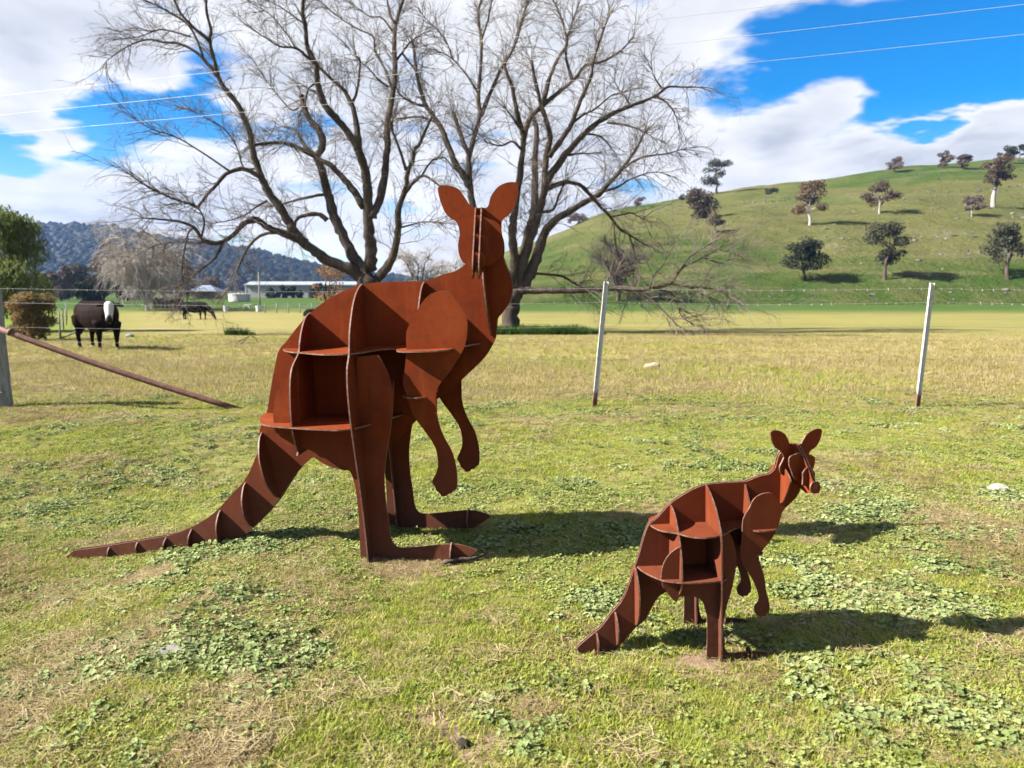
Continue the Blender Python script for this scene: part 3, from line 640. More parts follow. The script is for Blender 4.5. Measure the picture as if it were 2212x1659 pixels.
def spawn(rng, P, R, per, tmin, ang, lenf, rf):
    """side shoots from polylines"""
    n, s, _ = P.shape
    i = np.repeat(np.arange(n), per)
    t = rng.uniform(tmin, 1.0, len(i)) * (s - 1); k = np.minimum(t.astype(int), s - 2); f = (t - k)[:, None]
    base = P[i, k] * (1 - f) + P[i, k + 1] * f
    d = P[i, k + 1] - P[i, k]; sl = np.linalg.norm(d, axis=1, keepdims=True); d = d / np.maximum(sl, 1e-9)
    rv = rng.normal(0, 1, (len(i), 3)); rv -= d * (rv * d).sum(1, keepdims=True); rv /= np.linalg.norm(rv, axis=1, keepdims=True)
    an = rng.uniform(ang[0], ang[1], len(i))[:, None]
    nd = d * np.cos(an) + rv * np.sin(an)
    L = (sl[:, 0] * (s - 1)) * rng.uniform(lenf[0], lenf[1], len(i))
    rr = R[i, k] * rf
    return base, nd, L, rr
def twigs_for(rng, limbs, step=0.17, l1=(0.9, 2.2), droop=0.0, n2=5, n3=3, rad=.016, taper_min=.12, n4=0):
    bases, dirs, L, R = [], [], [], []
    for lb in limbs:
        P = np.array([p[:3] for p in lb]); rr = np.array([p[3] for p in lb])
        seg = np.linalg.norm(np.diff(P, axis=0), axis=1); T = seg.sum()
        m = int(T / step)
        cum = np.concatenate([[0], np.cumsum(seg)])
        for q in range(m):
            f = rng.uniform(taper_min, 1.0) ** .75
            k = min(np.searchsorted(cum, f * T) - 1, len(seg) - 1); k = max(k, 0)
            u = (f * T - cum[k]) / seg[k]
            p = P[k] * (1 - u) + P[k + 1] * u; d = (P[k + 1] - P[k]) / seg[k]
            if rr[k] > .22 and rng.random() < .7: continue
            rv = rng.normal(0, 1, 3); rv -= d * rv.dot(d); rv /= np.linalg.norm(rv)
            an = rng.uniform(.45, 1.15)
            bases.append(p); dirs.append(d * math.cos(an) + rv * math.sin(an) + np.array([0, 0, .25]))
            L.append(rng.uniform(*l1) * (0.65 + .5 * (1 - f))); R.append(min(rad, rr[k] * .6))
        # the tip runs on as twigs
        for q in range(4):
            d = (P[-1] - P[-2]); d /= np.linalg.norm(d)
            bases.append(P[-1]); dirs.append(d + rng.normal(0, .35, 3)); L.append(rng.uniform(*l1)); R.append(min(rad, rr[-1]))
    bases = np.array(bases); dirs = np.array(dirs); L = np.array(L); R = np.array(R)
    out = []
    P1, R1 = grow(rng, bases, dirs, L, R, R * .35, 5, .20, droop); out.append((P1, R1, 4))
    b, d, l, r = spawn(rng, P1, R1, n2, .2, (.35, .95), (.25, .55), .62)
    P2, R2 = grow(rng, b, d, l, r, r * .45, 3, .22, droop * 1.2); out.append((P2, R2, 3))
    b, d, l, r = spawn(rng, P2, R2, n3, .15, (.3, .9), (.3, .7), .75)
    P3, R3 = grow(rng, b, d, l, r, r * .6, 2, .2, droop * 1.4); out.append((P3, R3, 3))
    Vs, Fs, o = [], [], 0
    for P_, R_, sd in out:
        V, Fq = tubes_np(P_, np.maximum(R_, .0028), sd); Vs.append(V); Fs.append(Fq + o); o += len(V)
    return np.concatenate(Vs), np.concatenate(Fs)
def bark_tube(lb, sides, rng, lump=.10):
    pts = catmull([Vector(p[:3]) for p in lb], 4); n = len(pts)
    src = [p[3] for p in lb]
    rad = [np.interp(i / 4.0, np.arange(len(src)), src) * (1 + rng.uniform(-lump, lump)) for i in range(n)]
    w = rad[0]
    pts = [p + Vector(rng.normal(0, .10 * r, 3)) if 0 < i < n - 1 else p for i, (p, r) in enumerate(zip(pts, rad))]
    return tube_geo(pts, rad, sides)
def big_tree(name, label, limbs, seed, **kw):
    rng = np.random.default_rng(seed)
    b = limbs[0][0]
    root = thing(name, label, "tree", (b[0], b[1], g1(b[0], b[1])))
    off = Vector(root.location)
    def rel(V): return [Vector(v) - off for v in V]
    for k, lb in enumerate(limbs):
        sd = 12 if lb[0][3] > .2 else (8 if lb[0][3] > .08 else 6)
        if k == 0:
            lb = [[lb[0][0], lb[0][1], lb[0][2] - .3, lb[0][3] * 1.35]] + [[lb[0][0], lb[0][1], lb[0][2] + .12, lb[0][3] * 1.12]] + lb[1:]
        V, Fc = bark_tube(lb, sd, rng)
        mesh_obj("trunk" if k == 0 else "limb", rel(V), Fc, BARK, root, smooth=True)
    V, Fq = twigs_for(rng, limbs[1:], **kw)
    tw = np_mesh("twigs", V - np.array(off), Fq, TWIG, root)
    tag(tw, kind='stuff')
    return root
LT, RT = [[[[-6.043,33.0,-0.094,0.565],[-6.069,33.0,0.71,0.542],[-6.03,33.0,1.562,0.524],[-5.974,33.0,2.197,0.511]],[[-6.004,33.0,1.774,0.269],[-6.665,32.901,2.46,0.243],[-7.123,32.847,2.693,0.232],[-7.833,32.765,3.002,0.217],[-8.231,32.712,3.31,0.208],[-8.675,32.651,3.667,0.198],[-9.108,32.579,4.175,0.187],[-9.292,32.536,4.529,0.18],[-9.613,32.461,5.131,0.169],[-9.987,32.393,5.627,0.159],[-10.207,32.333,6.121,0.15],[-10.374,32.275,6.612,0.142],[-10.534,32.207,7.197,0.133],[-10.6,32.128,7.9,0.123],[-10.817,32.042,8.629,0.111],[-11.048,31.976,9.143,0.103],[-11.436,31.902,9.651,0.094],[-11.715,31.833,10.157,0.085],[-11.819,31.756,10.811,0.076],[-11.922,31.678,11.458,0.066],[-11.832,31.631,11.853,0.061],[-11.938,31.558,12.441,0.053],[-11.946,31.5,12.927,0.046],[-11.932,31.412,13.649,0.036]],[[-11.715,31.833,10.157,0.083],[-12.243,31.87,10.793,0.067],[-12.669,31.894,11.164,0.059],[-13.264,31.923,11.432,0.051],[-13.867,31.948,11.492,0.044],[-14.525,31.977,11.604,0.036],[-15.201,32.006,11.406,0.028],[-15.775,32.033,11.102,0.021],[-16.24,32.056,10.795,0.016]],[[-11.922,31.678,11.458,0.083],[-12.5,31.571,11.936,0.061],[-12.918,31.479,12.413,0.048],[-13.127,31.402,12.892,0.037],[-13.374,31.311,13.46,0.026]],[[-12.293,31.87,10.897,0.062],[-12.507,31.939,11.541,0.052],[-12.887,32.015,12.187,0.044],[-13.549,32.094,12.628,0.037],[-14.159,32.162,12.962,0.031],[-14.661,32.216,13.188,0.026],[-15.277,32.28,13.418,0.021]],[[-12.771,31.939,11.696,0.042],[-13.558,32.035,11.935,0.032],[-14.127,32.101,12.008,0.027],[-14.948,32.2,11.78,0.02],[-15.937,32.313,11.711,0.013]],[[-10.375,32.275,6.359,0.105],[-10.931,31.978,6.584,0.09],[-11.498,31.689,6.324,0.078],[-11.853,31.414,5.804,0.069],[-12.119,31.221,5.46,0.062],[-12.415,30.96,4.953,0.054],[-12.628,30.837,5.044,0.05],[-13.054,30.599,5.172,0.043],[-13.859,30.098,5.57,0.03],[-14.412,29.686,6.016,0.019]],[[-11.329,31.689,6.43,0.041],[-12.108,31.1,7.017,0.031],[-12.897,30.504,7.523,0.024],[-13.604,30.018,7.726,0.018],[-14.035,29.663,7.997,0.015]],[[-10.42,32.275,6.631,0.042],[-11.036,32.453,6.714,0.037],[-11.38,32.734,7.584,0.031],[-12.022,33.039,8.413,0.025],[-12.907,33.325,8.916,0.02],[-13.673,33.563,9.303,0.016]],[[-10.53,32.207,7.539,0.063],[-9.932,32.078,7.622,0.054],[-9.285,31.939,7.595,0.047],[-8.821,31.831,7.415,0.042]],[[-10.099,32.393,5.375,0.048],[-10.576,32.243,5.056,0.037],[-10.942,32.12,4.755,0.031],[-11.557,31.944,4.519,0.023],[-12.163,31.774,4.394,0.016]],[[-8.571,32.651,3.667,0.181],[-9.13,32.442,3.908,0.159],[-9.728,32.218,4.145,0.141],[-10.044,32.096,4.286,0.133],[-10.348,31.958,4.524,0.123],[-10.62,31.86,4.565,0.117],[-10.396,31.796,4.546,0.113],[-10.843,31.63,4.367,0.103],[-11.18,31.443,3.919,0.092],[-11.568,31.278,3.638,0.082],[-11.954,31.135,3.547,0.075],[-12.319,30.982,3.723,0.066],[-12.461,30.841,4.083,0.059],[-12.902,30.645,4.329,0.049],[-13.533,30.398,4.409,0.037],[-14.199,30.134,4.435,0.025]],[[-11.568,31.278,3.638,0.071],[-11.802,31.263,3.152,0.059],[-12.028,31.253,2.881,0.052],[-12.643,31.23,2.394,0.04],[-13.036,31.216,2.068,0.032],[-13.479,31.202,1.85,0.025]],[[-9.441,32.442,4.053,0.079],[-10.248,32.672,4.072,0.065],[-10.831,32.854,3.804,0.057],[-11.321,33.056,3.306,0.048],[-11.634,33.23,2.8,0.041],[-11.95,33.404,2.285,0.034],[-12.27,33.578,1.764,0.027]],[[-12.319,30.982,3.723,0.045],[-12.621,30.971,4.094,0.04],[-12.844,30.964,3.881,0.038],[-13.034,30.946,3.135,0.033],[-13.14,30.931,2.492,0.028],[-13.107,30.919,1.954,0.025],[-12.96,30.908,1.523,0.023],[-13.004,30.898,1.091,0.02]],[[-11.954,31.135,3.547,0.046],[-12.582,31.216,3.579,0.037],[-13.444,31.326,3.641,0.029],[-14.323,31.438,3.486,0.022],[-15.104,31.542,3.167,0.015]],[[-12.316,30.982,3.777,0.045],[-12.092,30.759,4.392,0.036],[-12.293,30.529,4.943,0.028],[-12.82,30.297,5.122,0.022],[-13.421,30.024,5.344,0.015]],[[-6.021,33.0,1.986,0.28],[-6.338,33.138,2.599,0.259],[-6.724,33.26,3.078,0.245],[-7.113,33.409,3.719,0.23],[-7.451,33.572,4.469,0.214],[-7.734,33.711,5.115,0.202],[-7.91,33.854,5.816,0.189],[-8.143,34.02,6.629,0.175],[-8.374,34.156,7.282,0.164],[-8.466,34.184,7.397,0.161],[-8.187,34.315,7.995,0.151],[-8.377,34.437,8.593,0.141],[-8.872,34.587,9.199,0.129],[-9.126,34.734,9.922,0.117],[-9.191,34.782,10.163,0.113]],[[-8.407,34.184,7.397,0.123],[-8.984,34.417,7.899,0.09],[-9.45,34.686,8.645,0.063],[-10.033,34.87,8.857,0.045]],[[-7.961,33.711,4.693,0.121],[-8.332,33.721,4.958,0.1],[-8.927,33.733,4.906,0.081],[-9.257,33.741,4.748,0.07],[-9.374,33.747,4.485,0.062],[-9.283,33.756,4.061,0.05]],[[-8.018,33.854,5.816,0.072],[-8.702,33.996,5.728,0.057],[-9.452,34.151,5.588,0.045],[-10.036,34.272,5.443,0.037],[-10.68,34.402,5.351,0.028]],[[-9.13,34.734,9.807,0.045],[-9.576,34.812,9.538,0.038],[-10.067,34.908,9.964,0.032],[-10.743,35.068,10.811,0.022],[-11.485,35.263,11.902,0.012]],[[-5.995,33.0,2.542,0.269],[-5.939,32.786,3.366,0.244],[-5.964,32.584,4.124,0.226],[-5.919,32.316,5.114,0.204],[-5.9,32.048,6.08,0.185],[-5.998,31.844,6.789,0.171],[-6.16,31.7,7.252,0.162],[-6.24,31.627,7.482,0.157],[-6.615,31.417,8.071,0.144],[-7.043,31.22,8.548,0.132],[-7.364,31.054,8.973,0.122],[-7.5,30.827,9.679,0.109],[-7.492,30.651,10.235,0.1],[-7.737,30.455,10.775,0.089],[-7.756,30.22,11.487,0.077],[-7.804,30.071,11.923,0.069],[-7.726,29.925,12.353,0.062],[-7.639,29.75,12.861,0.053]],[[-6.097,32.316,5.106,0.169],[-6.63,32.542,5.905,0.138],[-7.222,32.744,6.541,0.117],[-7.698,32.888,6.951,0.104],[-8.475,33.089,7.373,0.086],[-9.259,33.289,7.799,0.069],[-9.993,33.453,7.886,0.055],[-10.924,33.657,7.869,0.038]],[[-6.15,31.7,7.284,0.145],[-6.201,31.771,8.093,0.116],[-6.36,31.845,8.901,0.095],[-6.522,31.881,9.278,0.085],[-6.739,31.92,9.656,0.075],[-7.232,31.977,10.091,0.06],[-7.669,32.032,10.526,0.047]],[[-6.39,31.881,9.12,0.062],[-6.199,31.792,9.519,0.054],[-6.092,31.707,9.914,0.048],[-5.991,31.55,10.647,0.039],[-6.137,31.498,10.838,0.036]],[[-7.543,30.651,10.285,0.065],[-8.09,30.232,10.706,0.044],[-8.66,29.907,10.704,0.032],[-9.188,29.531,10.972,0.019]],[[-8.141,30.232,10.731,0.039],[-8.611,30.517,11.438,0.03],[-9.311,30.857,12.197,0.022],[-10.068,31.15,12.7,0.015]],[[-7.753,30.22,11.585,0.039],[-8.05,30.21,11.777,0.031],[-8.445,30.195,12.064,0.023],[-8.94,30.179,12.349,0.015]],[[-7.552,30.827,9.679,0.04],[-7.902,30.925,9.4,0.033],[-8.053,31.042,8.919,0.026],[-8.306,31.145,8.531,0.02]],[[-5.77,32.316,4.665,0.19],[-5.515,32.544,5.353,0.175],[-5.322,32.867,6.394,0.16],[-5.244,33.219,7.564,0.146],[-5.27,33.482,8.451,0.136],[-5.132,33.836,9.647,0.122],[-4.991,34.191,10.858,0.11],[-5.081,34.542,12.082,0.097],[-5.046,34.805,13.01,0.088],[-4.889,35.022,13.76,0.08],[-4.754,35.169,14.264,0.075],[-4.679,35.346,14.895,0.069]],[[-5.044,34.805,13.123,0.062],[-5.287,34.906,13.607,0.051],[-5.412,35.02,14.21,0.041],[-5.537,35.113,14.694,0.034]],[[-5.145,34.191,10.353,0.067],[-5.504,34.524,11.232,0.055],[-5.957,34.85,12.064,0.047],[-6.043,35.073,12.702,0.041],[-6.677,35.32,13.067,0.036],[-7.449,35.628,13.571,0.029],[-8.233,35.96,14.206,0.022],[-8.632,36.148,14.621,0.018]],[[-5.291,34.191,10.353,0.05],[-5.742,34.136,10.675,0.036],[-6.018,34.092,10.998,0.028],[-6.518,34.026,11.425,0.017]],[[-5.167,34.805,12.841,0.051],[-5.66,35.008,13.473,0.036],[-6.217,35.151,13.579,0.028],[-6.901,35.366,14.109,0.017]],[[-4.973,34.542,11.576,0.056],[-4.731,34.523,11.852,0.046],[-4.369,34.494,12.292,0.034],[-3.805,34.46,12.645,0.022]],[[-4.733,34.542,11.857,0.051],[-4.363,34.803,11.425,0.037],[-4.099,35.019,11.028,0.029]],[[-5.87,33.0,2.091,0.215],[-5.266,32.761,2.638,0.187],[-4.901,32.517,3.35,0.165],[-4.696,32.271,4.098,0.145],[-4.642,31.998,4.928,0.126],[-4.281,31.693,5.783,0.105],[-4.137,31.45,6.48,0.089],[-3.926,31.323,6.794,0.081],[-3.849,31.182,7.189,0.073],[-3.62,31.083,7.378,0.067],[-3.379,30.894,7.858,0.056],[-3.088,30.698,8.328,0.045]],[[-4.219,31.45,6.446,0.077],[-4.385,31.162,7.081,0.058],[-4.638,30.801,7.839,0.041],[-4.665,30.672,8.118,0.035]],[[-4.283,31.693,5.636,0.083],[-3.956,31.531,5.957,0.065],[-3.533,31.356,6.223,0.052],[-3.071,31.175,5.954,0.039],[-2.764,31.038,5.694,0.03]],[[-4.642,32.271,4.251,0.042],[-4.053,32.115,4.388,0.031],[-3.525,31.976,4.476,0.023],[-2.898,31.812,4.41,0.016]],[[-3.559,31.356,6.272,0.046],[-3.204,31.655,6.851,0.034],[-2.731,31.88,6.997,0.027],[-2.422,32.106,6.658,0.021]]],[[[-0.127,32.4,-0.118,0.349],[-0.084,32.4,0.618,0.359],[-0.042,32.4,1.246,0.366],[0.042,32.4,1.612,0.37]],[[0.0,32.4,1.664,0.19],[-0.58,32.738,3.236,0.163],[-1.271,33.008,4.401,0.146],[-1.644,33.185,5.213,0.136],[-1.753,33.344,6.009,0.127],[-1.81,33.502,6.808,0.118],[-1.836,33.598,7.295,0.113],[-1.608,33.787,8.233,0.103],[-1.379,33.965,9.116,0.094],[-1.441,34.137,10.001,0.086],[-1.329,34.425,11.485,0.071],[-1.332,34.597,12.38,0.063],[-1.453,34.828,13.58,0.051],[-1.337,34.945,14.182,0.046]],[[-1.772,33.344,6.071,0.174],[-2.006,33.445,6.481,0.16],[-2.417,33.597,7.07,0.144],[-2.773,33.798,7.953,0.126],[-3.071,33.961,8.664,0.112],[-3.607,34.158,9.442,0.097],[-3.787,34.242,9.802,0.09],[-4.094,34.475,10.879,0.073],[-4.223,34.676,11.841,0.058],[-4.287,34.777,12.324,0.051]],[[-1.778,33.598,7.352,0.11],[-2.074,33.768,7.947,0.099],[-2.314,33.961,8.664,0.09],[-2.495,34.12,9.264,0.083]],[[-1.321,33.965,9.116,0.1],[-0.922,34.385,10.177,0.083],[-0.398,34.886,11.449,0.068],[0.018,35.183,12.165,0.06],[0.319,35.588,13.27,0.05],[0.624,35.949,14.26,0.041],[0.749,36.159,14.857,0.035]],[[-1.469,34.137,10.114,0.056],[-2.089,34.374,11.077,0.038],[-2.742,34.567,11.752,0.027],[-3.64,34.767,12.152,0.017]],[[-2.567,34.567,11.64,0.039],[-2.941,34.919,12.596,0.029],[-3.931,35.428,13.732,0.017]],[[-1.332,34.597,12.38,0.051],[-1.024,34.213,13.09,0.036],[-0.839,33.841,13.78,0.026],[-0.721,33.687,14.048,0.022]],[[-3.664,34.158,9.555,0.072],[-4.187,34.142,9.664,0.056],[-4.762,34.121,9.997,0.04],[-4.931,34.111,10.276,0.033]],[[-3.128,33.961,8.777,0.055],[-3.918,34.279,9.13,0.041],[-4.848,34.623,9.15,0.029],[-5.419,34.84,9.024,0.023]],[[-0.135,32.4,1.605,0.233],[-0.064,32.275,2.213,0.212],[0.101,32.174,2.676,0.2],[0.03,31.982,3.589,0.179],[0.03,31.839,4.262,0.165],[0.099,31.714,4.838,0.154],[0.388,31.3,6.685,0.118],[0.438,31.104,7.538,0.102],[0.383,31.012,7.934,0.095],[0.169,30.834,8.665,0.082],[0.01,30.658,9.382,0.069],[-0.301,30.452,10.178,0.055]],[[0.438,31.104,7.538,0.122],[0.711,31.451,8.444,0.103],[1.259,31.744,9.035,0.092],[1.87,32.038,9.581,0.081],[2.547,32.361,10.195,0.07],[3.007,32.626,10.801,0.061],[3.758,32.902,11.041,0.052],[4.521,33.218,11.567,0.042],[5.061,33.496,12.196,0.033]],[[0.276,31.012,7.986,0.051],[0.01,30.824,8.356,0.035],[-0.226,30.674,8.627,0.025]],[[0.385,31.104,7.174,0.056],[0.01,31.09,7.484,0.043],[-0.417,31.076,7.325,0.035],[-0.951,31.06,7.426,0.025]],[[-0.301,30.452,10.178,0.05],[0.112,30.229,10.853,0.036],[0.365,30.023,11.519,0.027],[0.563,29.832,12.128,0.019]],[[0.007,32.4,1.699,0.243],[0.198,32.636,2.458,0.219],[0.486,32.895,3.272,0.2],[0.729,33.163,4.142,0.182],[0.877,33.382,4.874,0.168],[0.978,33.599,5.611,0.155],[1.011,34.127,7.445,0.124],[1.075,34.386,8.353,0.109],[1.019,34.558,8.963,0.099],[0.843,34.705,9.455,0.091]],[[0.102,32.4,1.746,0.233],[0.291,32.34,2.308,0.214],[0.755,32.179,3.786,0.179],[1.075,32.074,4.74,0.159],[1.299,31.975,5.636,0.142],[1.334,31.909,6.25,0.131],[1.381,31.823,7.04,0.117],[1.537,31.735,7.821,0.104],[1.312,31.651,8.541,0.091],[1.145,31.592,9.051,0.082],[0.923,31.497,9.858,0.069],[0.758,31.409,10.606,0.056]],[[1.363,31.909,6.034,0.177],[1.89,32.054,6.811,0.15],[2.392,32.177,7.426,0.132],[3.007,32.317,8.099,0.114],[3.681,32.446,8.611,0.099],[4.415,32.573,9.017,0.084],[5.154,32.692,9.316,0.071],[5.954,32.823,9.672,0.056],[6.412,32.909,10.019,0.047],[7.108,33.013,10.046,0.036],[7.691,33.099,10.068,0.027]],[[1.491,31.823,7.04,0.125],[2.121,31.518,7.882,0.097],[2.378,31.381,8.272,0.088],[2.671,31.131,9.043,0.072],[3.009,30.875,9.794,0.057],[3.181,30.606,10.622,0.043],[3.449,30.329,11.425,0.029],[3.674,30.139,11.947,0.02]],[[2.325,31.381,8.22,0.056],[2.846,31.242,8.553,0.043],[3.261,31.14,8.736,0.036],[3.871,30.962,9.206,0.025],[4.229,30.882,9.237,0.02]],[[1.199,31.592,8.946,0.103],[1.541,32.082,10.225,0.08],[1.883,32.409,11.056,0.069],[2.225,32.641,11.603,0.061],[2.127,32.924,12.385,0.052],[1.916,33.196,13.118,0.043],[1.699,33.388,13.615,0.037],[1.535,33.532,13.99,0.033]],[[2.438,32.361,10.142,0.079],[2.225,32.561,10.942,0.063],[2.203,32.725,11.63,0.053],[2.405,32.91,12.381,0.042],[2.635,33.083,13.079,0.033],[2.808,33.2,13.547,0.027]],[[4.877,32.692,9.208,0.043],[4.566,32.527,9.598,0.024],[4.328,32.427,9.787,0.016]],[[5.898,32.823,9.672,0.048],[6.442,32.989,9.387,0.033],[6.76,33.121,9.035,0.024],[6.969,33.252,8.624,0.016]],[[3.905,32.446,8.504,0.058],[4.648,32.182,8.339,0.039],[5.224,31.964,8.08,0.028],[5.586,31.814,7.837,0.021]],[[2.897,32.317,8.045,0.047],[3.572,32.39,7.952,0.032],[4.031,32.455,7.586,0.021]],[[2.283,32.177,7.156,0.058],[2.66,32.04,7.186,0.04],[2.926,31.944,7.195,0.031]],[[6.188,32.909,9.965,0.048],[5.792,32.631,10.375,0.023],[5.713,32.525,10.559,0.016]],[[0.292,32.4,1.699,0.275],[0.53,32.475,1.983,0.256],[0.912,32.654,2.788,0.225],[1.201,32.836,3.646,0.198],[1.442,32.96,4.22,0.181],[1.829,33.075,4.654,0.166],[2.459,33.221,5.046,0.147],[3.045,33.353,5.392,0.13],[3.608,33.477,5.693,0.115],[3.963,33.575,6.046,0.103],[4.617,33.761,6.756,0.081],[4.976,33.876,7.23,0.068],[5.396,34.016,7.824,0.051],[5.76,34.17,8.537,0.033]],[[3.849,33.575,5.876,0.066],[4.517,33.385,6.077,0.048],[4.954,33.244,6.338,0.037],[5.714,33.021,6.584,0.023],[6.147,32.901,6.593,0.016]],[[4.674,33.761,6.841,0.055],[5.442,33.521,7.282,0.038],[6.426,33.253,7.403,0.025],[7.07,33.071,7.536,0.016]],[[1.391,31.975,5.817,0.115],[2.15,32.323,6.092,0.098],[2.78,32.596,6.039,0.087],[3.181,32.816,5.746,0.08],[3.695,33.125,5.271,0.07],[4.221,33.433,4.784,0.06],[4.653,33.699,4.33,0.052],[5.077,33.894,4.105,0.046],[5.507,34.09,3.876,0.04],[5.995,34.304,3.646,0.034]],[[5.077,33.894,4.105,0.05],[5.319,34.112,3.486,0.042],[5.457,34.291,2.954,0.036],[5.388,34.439,2.513,0.033],[5.425,34.615,1.967,0.028]],[[4.32,33.433,4.641,0.049],[4.453,33.214,3.48,0.036],[4.687,33.079,2.806,0.03],[4.825,32.967,2.23,0.025],[4.963,32.873,1.751,0.021]],[[4.269,33.433,4.832,0.049],[4.729,33.614,4.922,0.036],[5.141,33.776,5.01,0.027],[5.672,33.998,4.792,0.017]],[[1.214,32.074,4.876,0.068],[1.679,32.091,4.969,0.057],[1.908,32.113,5.518,0.046],[2.137,32.135,6.065,0.037]],[[0.007,32.4,1.676,0.19],[0.992,32.049,1.696,0.162],[2.362,31.547,1.683,0.132],[3.251,31.212,1.708,0.115],[4.119,30.877,1.777,0.098],[4.969,30.542,1.729,0.083],[5.715,30.24,1.792,0.07],[6.199,30.031,1.943,0.062],[6.683,29.827,1.853,0.053],[7.395,29.525,1.763,0.042],[7.785,29.354,1.676,0.035],[8.169,29.174,1.505,0.029]],[[4.969,30.542,1.707,0.07],[5.395,30.383,1.374,0.051],[5.816,30.212,0.978,0.036],[6.15,30.069,0.628,0.025],[6.481,29.925,0.281,0.015]],[[0.668,32.34,2.402,0.063],[1.486,32.662,2.364,0.055],[2.172,32.931,2.276,0.05],[2.674,33.152,1.994,0.046],[3.08,33.321,1.803,0.043]],[[3.667,30.877,1.8,0.045],[3.806,30.943,2.137,0.033],[4.082,30.998,2.273,0.025]],[[6.815,29.827,1.809,0.044],[7.565,30.168,1.463,0.024],[8.07,30.385,1.286,0.015]],[[5.717,30.24,1.726,0.044],[6.296,30.454,1.551,0.033],[6.575,30.659,1.061,0.026],[6.751,30.803,0.698,0.02],[7.11,30.959,0.422,0.015]],[[6.113,30.031,1.899,0.049],[6.544,29.87,2.545,0.036],[6.774,29.776,2.928,0.03],[7.573,29.57,3.47,0.019]],[[6.544,29.87,2.545,0.039],[7.33,29.744,2.926,0.023],[7.819,29.661,3.221,0.015]],[[7.33,29.744,2.926,0.034],[7.926,29.517,2.702,0.022],[8.418,29.312,2.947,0.014]],[[5.362,30.24,1.748,0.039],[5.495,30.054,2.248,0.03],[5.798,29.859,2.674,0.023],[6.082,29.614,3.26,0.014]]]]
big_tree("bare_tree", "broad leafless tree with a low left limb arching down, behind the tall kangaroo's back", LT, 21, step=.165, droop=-.035)
big_tree("bare_tree", "leafless tree with pale trunk and long broken horizontal branch behind the tall kangaroo's head", RT, 22, step=.165, droop=-.03)

def leaf_quads(rng, cen, size, aspect=1.0, up=0.0):
    """one small folded leaf clump (quad) at each centre"""
    n = len(cen)
    a_ = rng.normal(0, 1, (n, 3)); a_[:, 2] *= (1 - up); a_ /= np.linalg.norm(a_, axis=1, keepdims=True)
    b_ = rng.normal(0, 1, (n, 3)); b_ -= a_ * (a_ * b_).sum(1, keepdims=True); b_ /= np.linalg.norm(b_, axis=1, keepdims=True)
    s = (size * rng.uniform(.55, 1.25, n))[:, None]
    V = np.stack([cen - a_ * s, cen - b_ * s * .5 * aspect, cen + a_ * s, cen + b_ * s * .5 * aspect], 1)
    return V.reshape(-1, 3), np.arange(n * 4).reshape(n, 4)
def crown_points(rng, lobes, n, shell=.55):
    """points in the outer shells of several lobes (centre, radii)"""
    w = np.array([l[1][0] * l[1][1] + l[1][0] * l[1][2] for l in lobes]); w = w / w.sum()
    k = rng.choice(len(lobes), n, p=w)
    d = rng.normal(0, 1, (n, 3)); d /= np.linalg.norm(d, axis=1, keepdims=True)
    r = shell + (1 - shell) * rng.uniform(0, 1, n) ** .6
    C = np.array([l[0] for l in lobes]); Rr = np.array([l[1] for l in lobes])
    return C[k] + d * Rr[k] * r[:, None]
def leafy_tree(name, label, base, h, w, leafm, barkm, seed, trunk=.30, n=1500, leaf=.30, lobes=9, lean=0.0, group=None, cat="tree", flat=.62, aspect=1.0, droop=0.0, trunk_r=None):
    rng = np.random.default_rng(seed)
    root = thing(name, label, cat, base, 0, group)
    zt = h * trunk; ch = h - zt
    L = []
    for k in range(lobes + 5):
        an = rng.uniform(0, 2 * np.pi); rr = w * .40 * math.sqrt(rng.uniform(.03, 1))
        zz = zt + ch * rng.uniform(.04, .84)
        sh = 1 - abs((zz - zt) / ch - .42) * .75
        c = np.array([math.cos(an) * rr * sh + lean * zz, math.sin(an) * rr * sh, zz])
        q = w * rng.uniform(.09, .23)
        L.append((c, np.array([q * rng.uniform(.8, 1.4), q * rng.uniform(.8, 1.4), q * flat * rng.uniform(.7, 1.2)])))
    L.append((np.array([lean * h * .9 + rng.normal(0, w * .08), 0, h - w * .14]), np.array([w * .17, w * .17, w * .14])))
    tr = trunk_r or max(.028 * h, .05)
    tm = MB()
    top = Vector((lean * zt * 1.2 + rng.normal(0, tr), rng.normal(0, tr), zt * 1.05))
    tm.tube(catmull([(0, 0, -.3), (lean * zt * .3 + rng.normal(0, tr * .9), rng.normal(0, tr * .6), zt * .45), top], 3), [tr * 1.35 * (1 - .45 * i / 6) for i in range(7)], 7)
    tm.build("trunk", barkm, root, True)
    bm_ = MB()
    forks = []
    for k in range(3):
        an = rng.uniform(0, 6.28); f = top + Vector((math.cos(an) * w * .13, math.sin(an) * w * .13, ch * rng.uniform(.22, .42)))
        m0 = top.lerp(f, .5) + Vector(rng.normal(0, .02 * h, 3))
        bm_.tube(catmull([top * rng.uniform(.75, .98), m0, f], 3), [tr * .68 * (1 - .5 * i / 6) for i in range(7)], 6); forks.append(f)
    for c, q in L:
        s0 = min(forks, key=lambda f: (f - Vector(c)).length)
        if s0.z > c[2] + .1 * h: s0 = top
        mid = s0.lerp(Vector(c), .5) + Vector(rng.normal(0, .04 * h, 3))
        bm_.tube(catmull([s0, mid, c], 2), [tr * .32 * (1 - .75 * i / 4) for i in range(5)], 4)
    bm_.build("branches", barkm, root, True)
    P = crown_points(rng, L, int(n * 1.5), .25)
    V, Fq = leaf_quads(rng, P, leaf * .82, aspect)
    if droop: V[:, 2] -= 0
    np_mesh("crown", V, Fq, leafm, root)
    return root
DKGREEN = leafmat("dark_gum_leaves", [(0.028, 0.036, 0.020), (0.055, 0.066, 0.035), (0.095, 0.10, 0.055)], .18, .5)
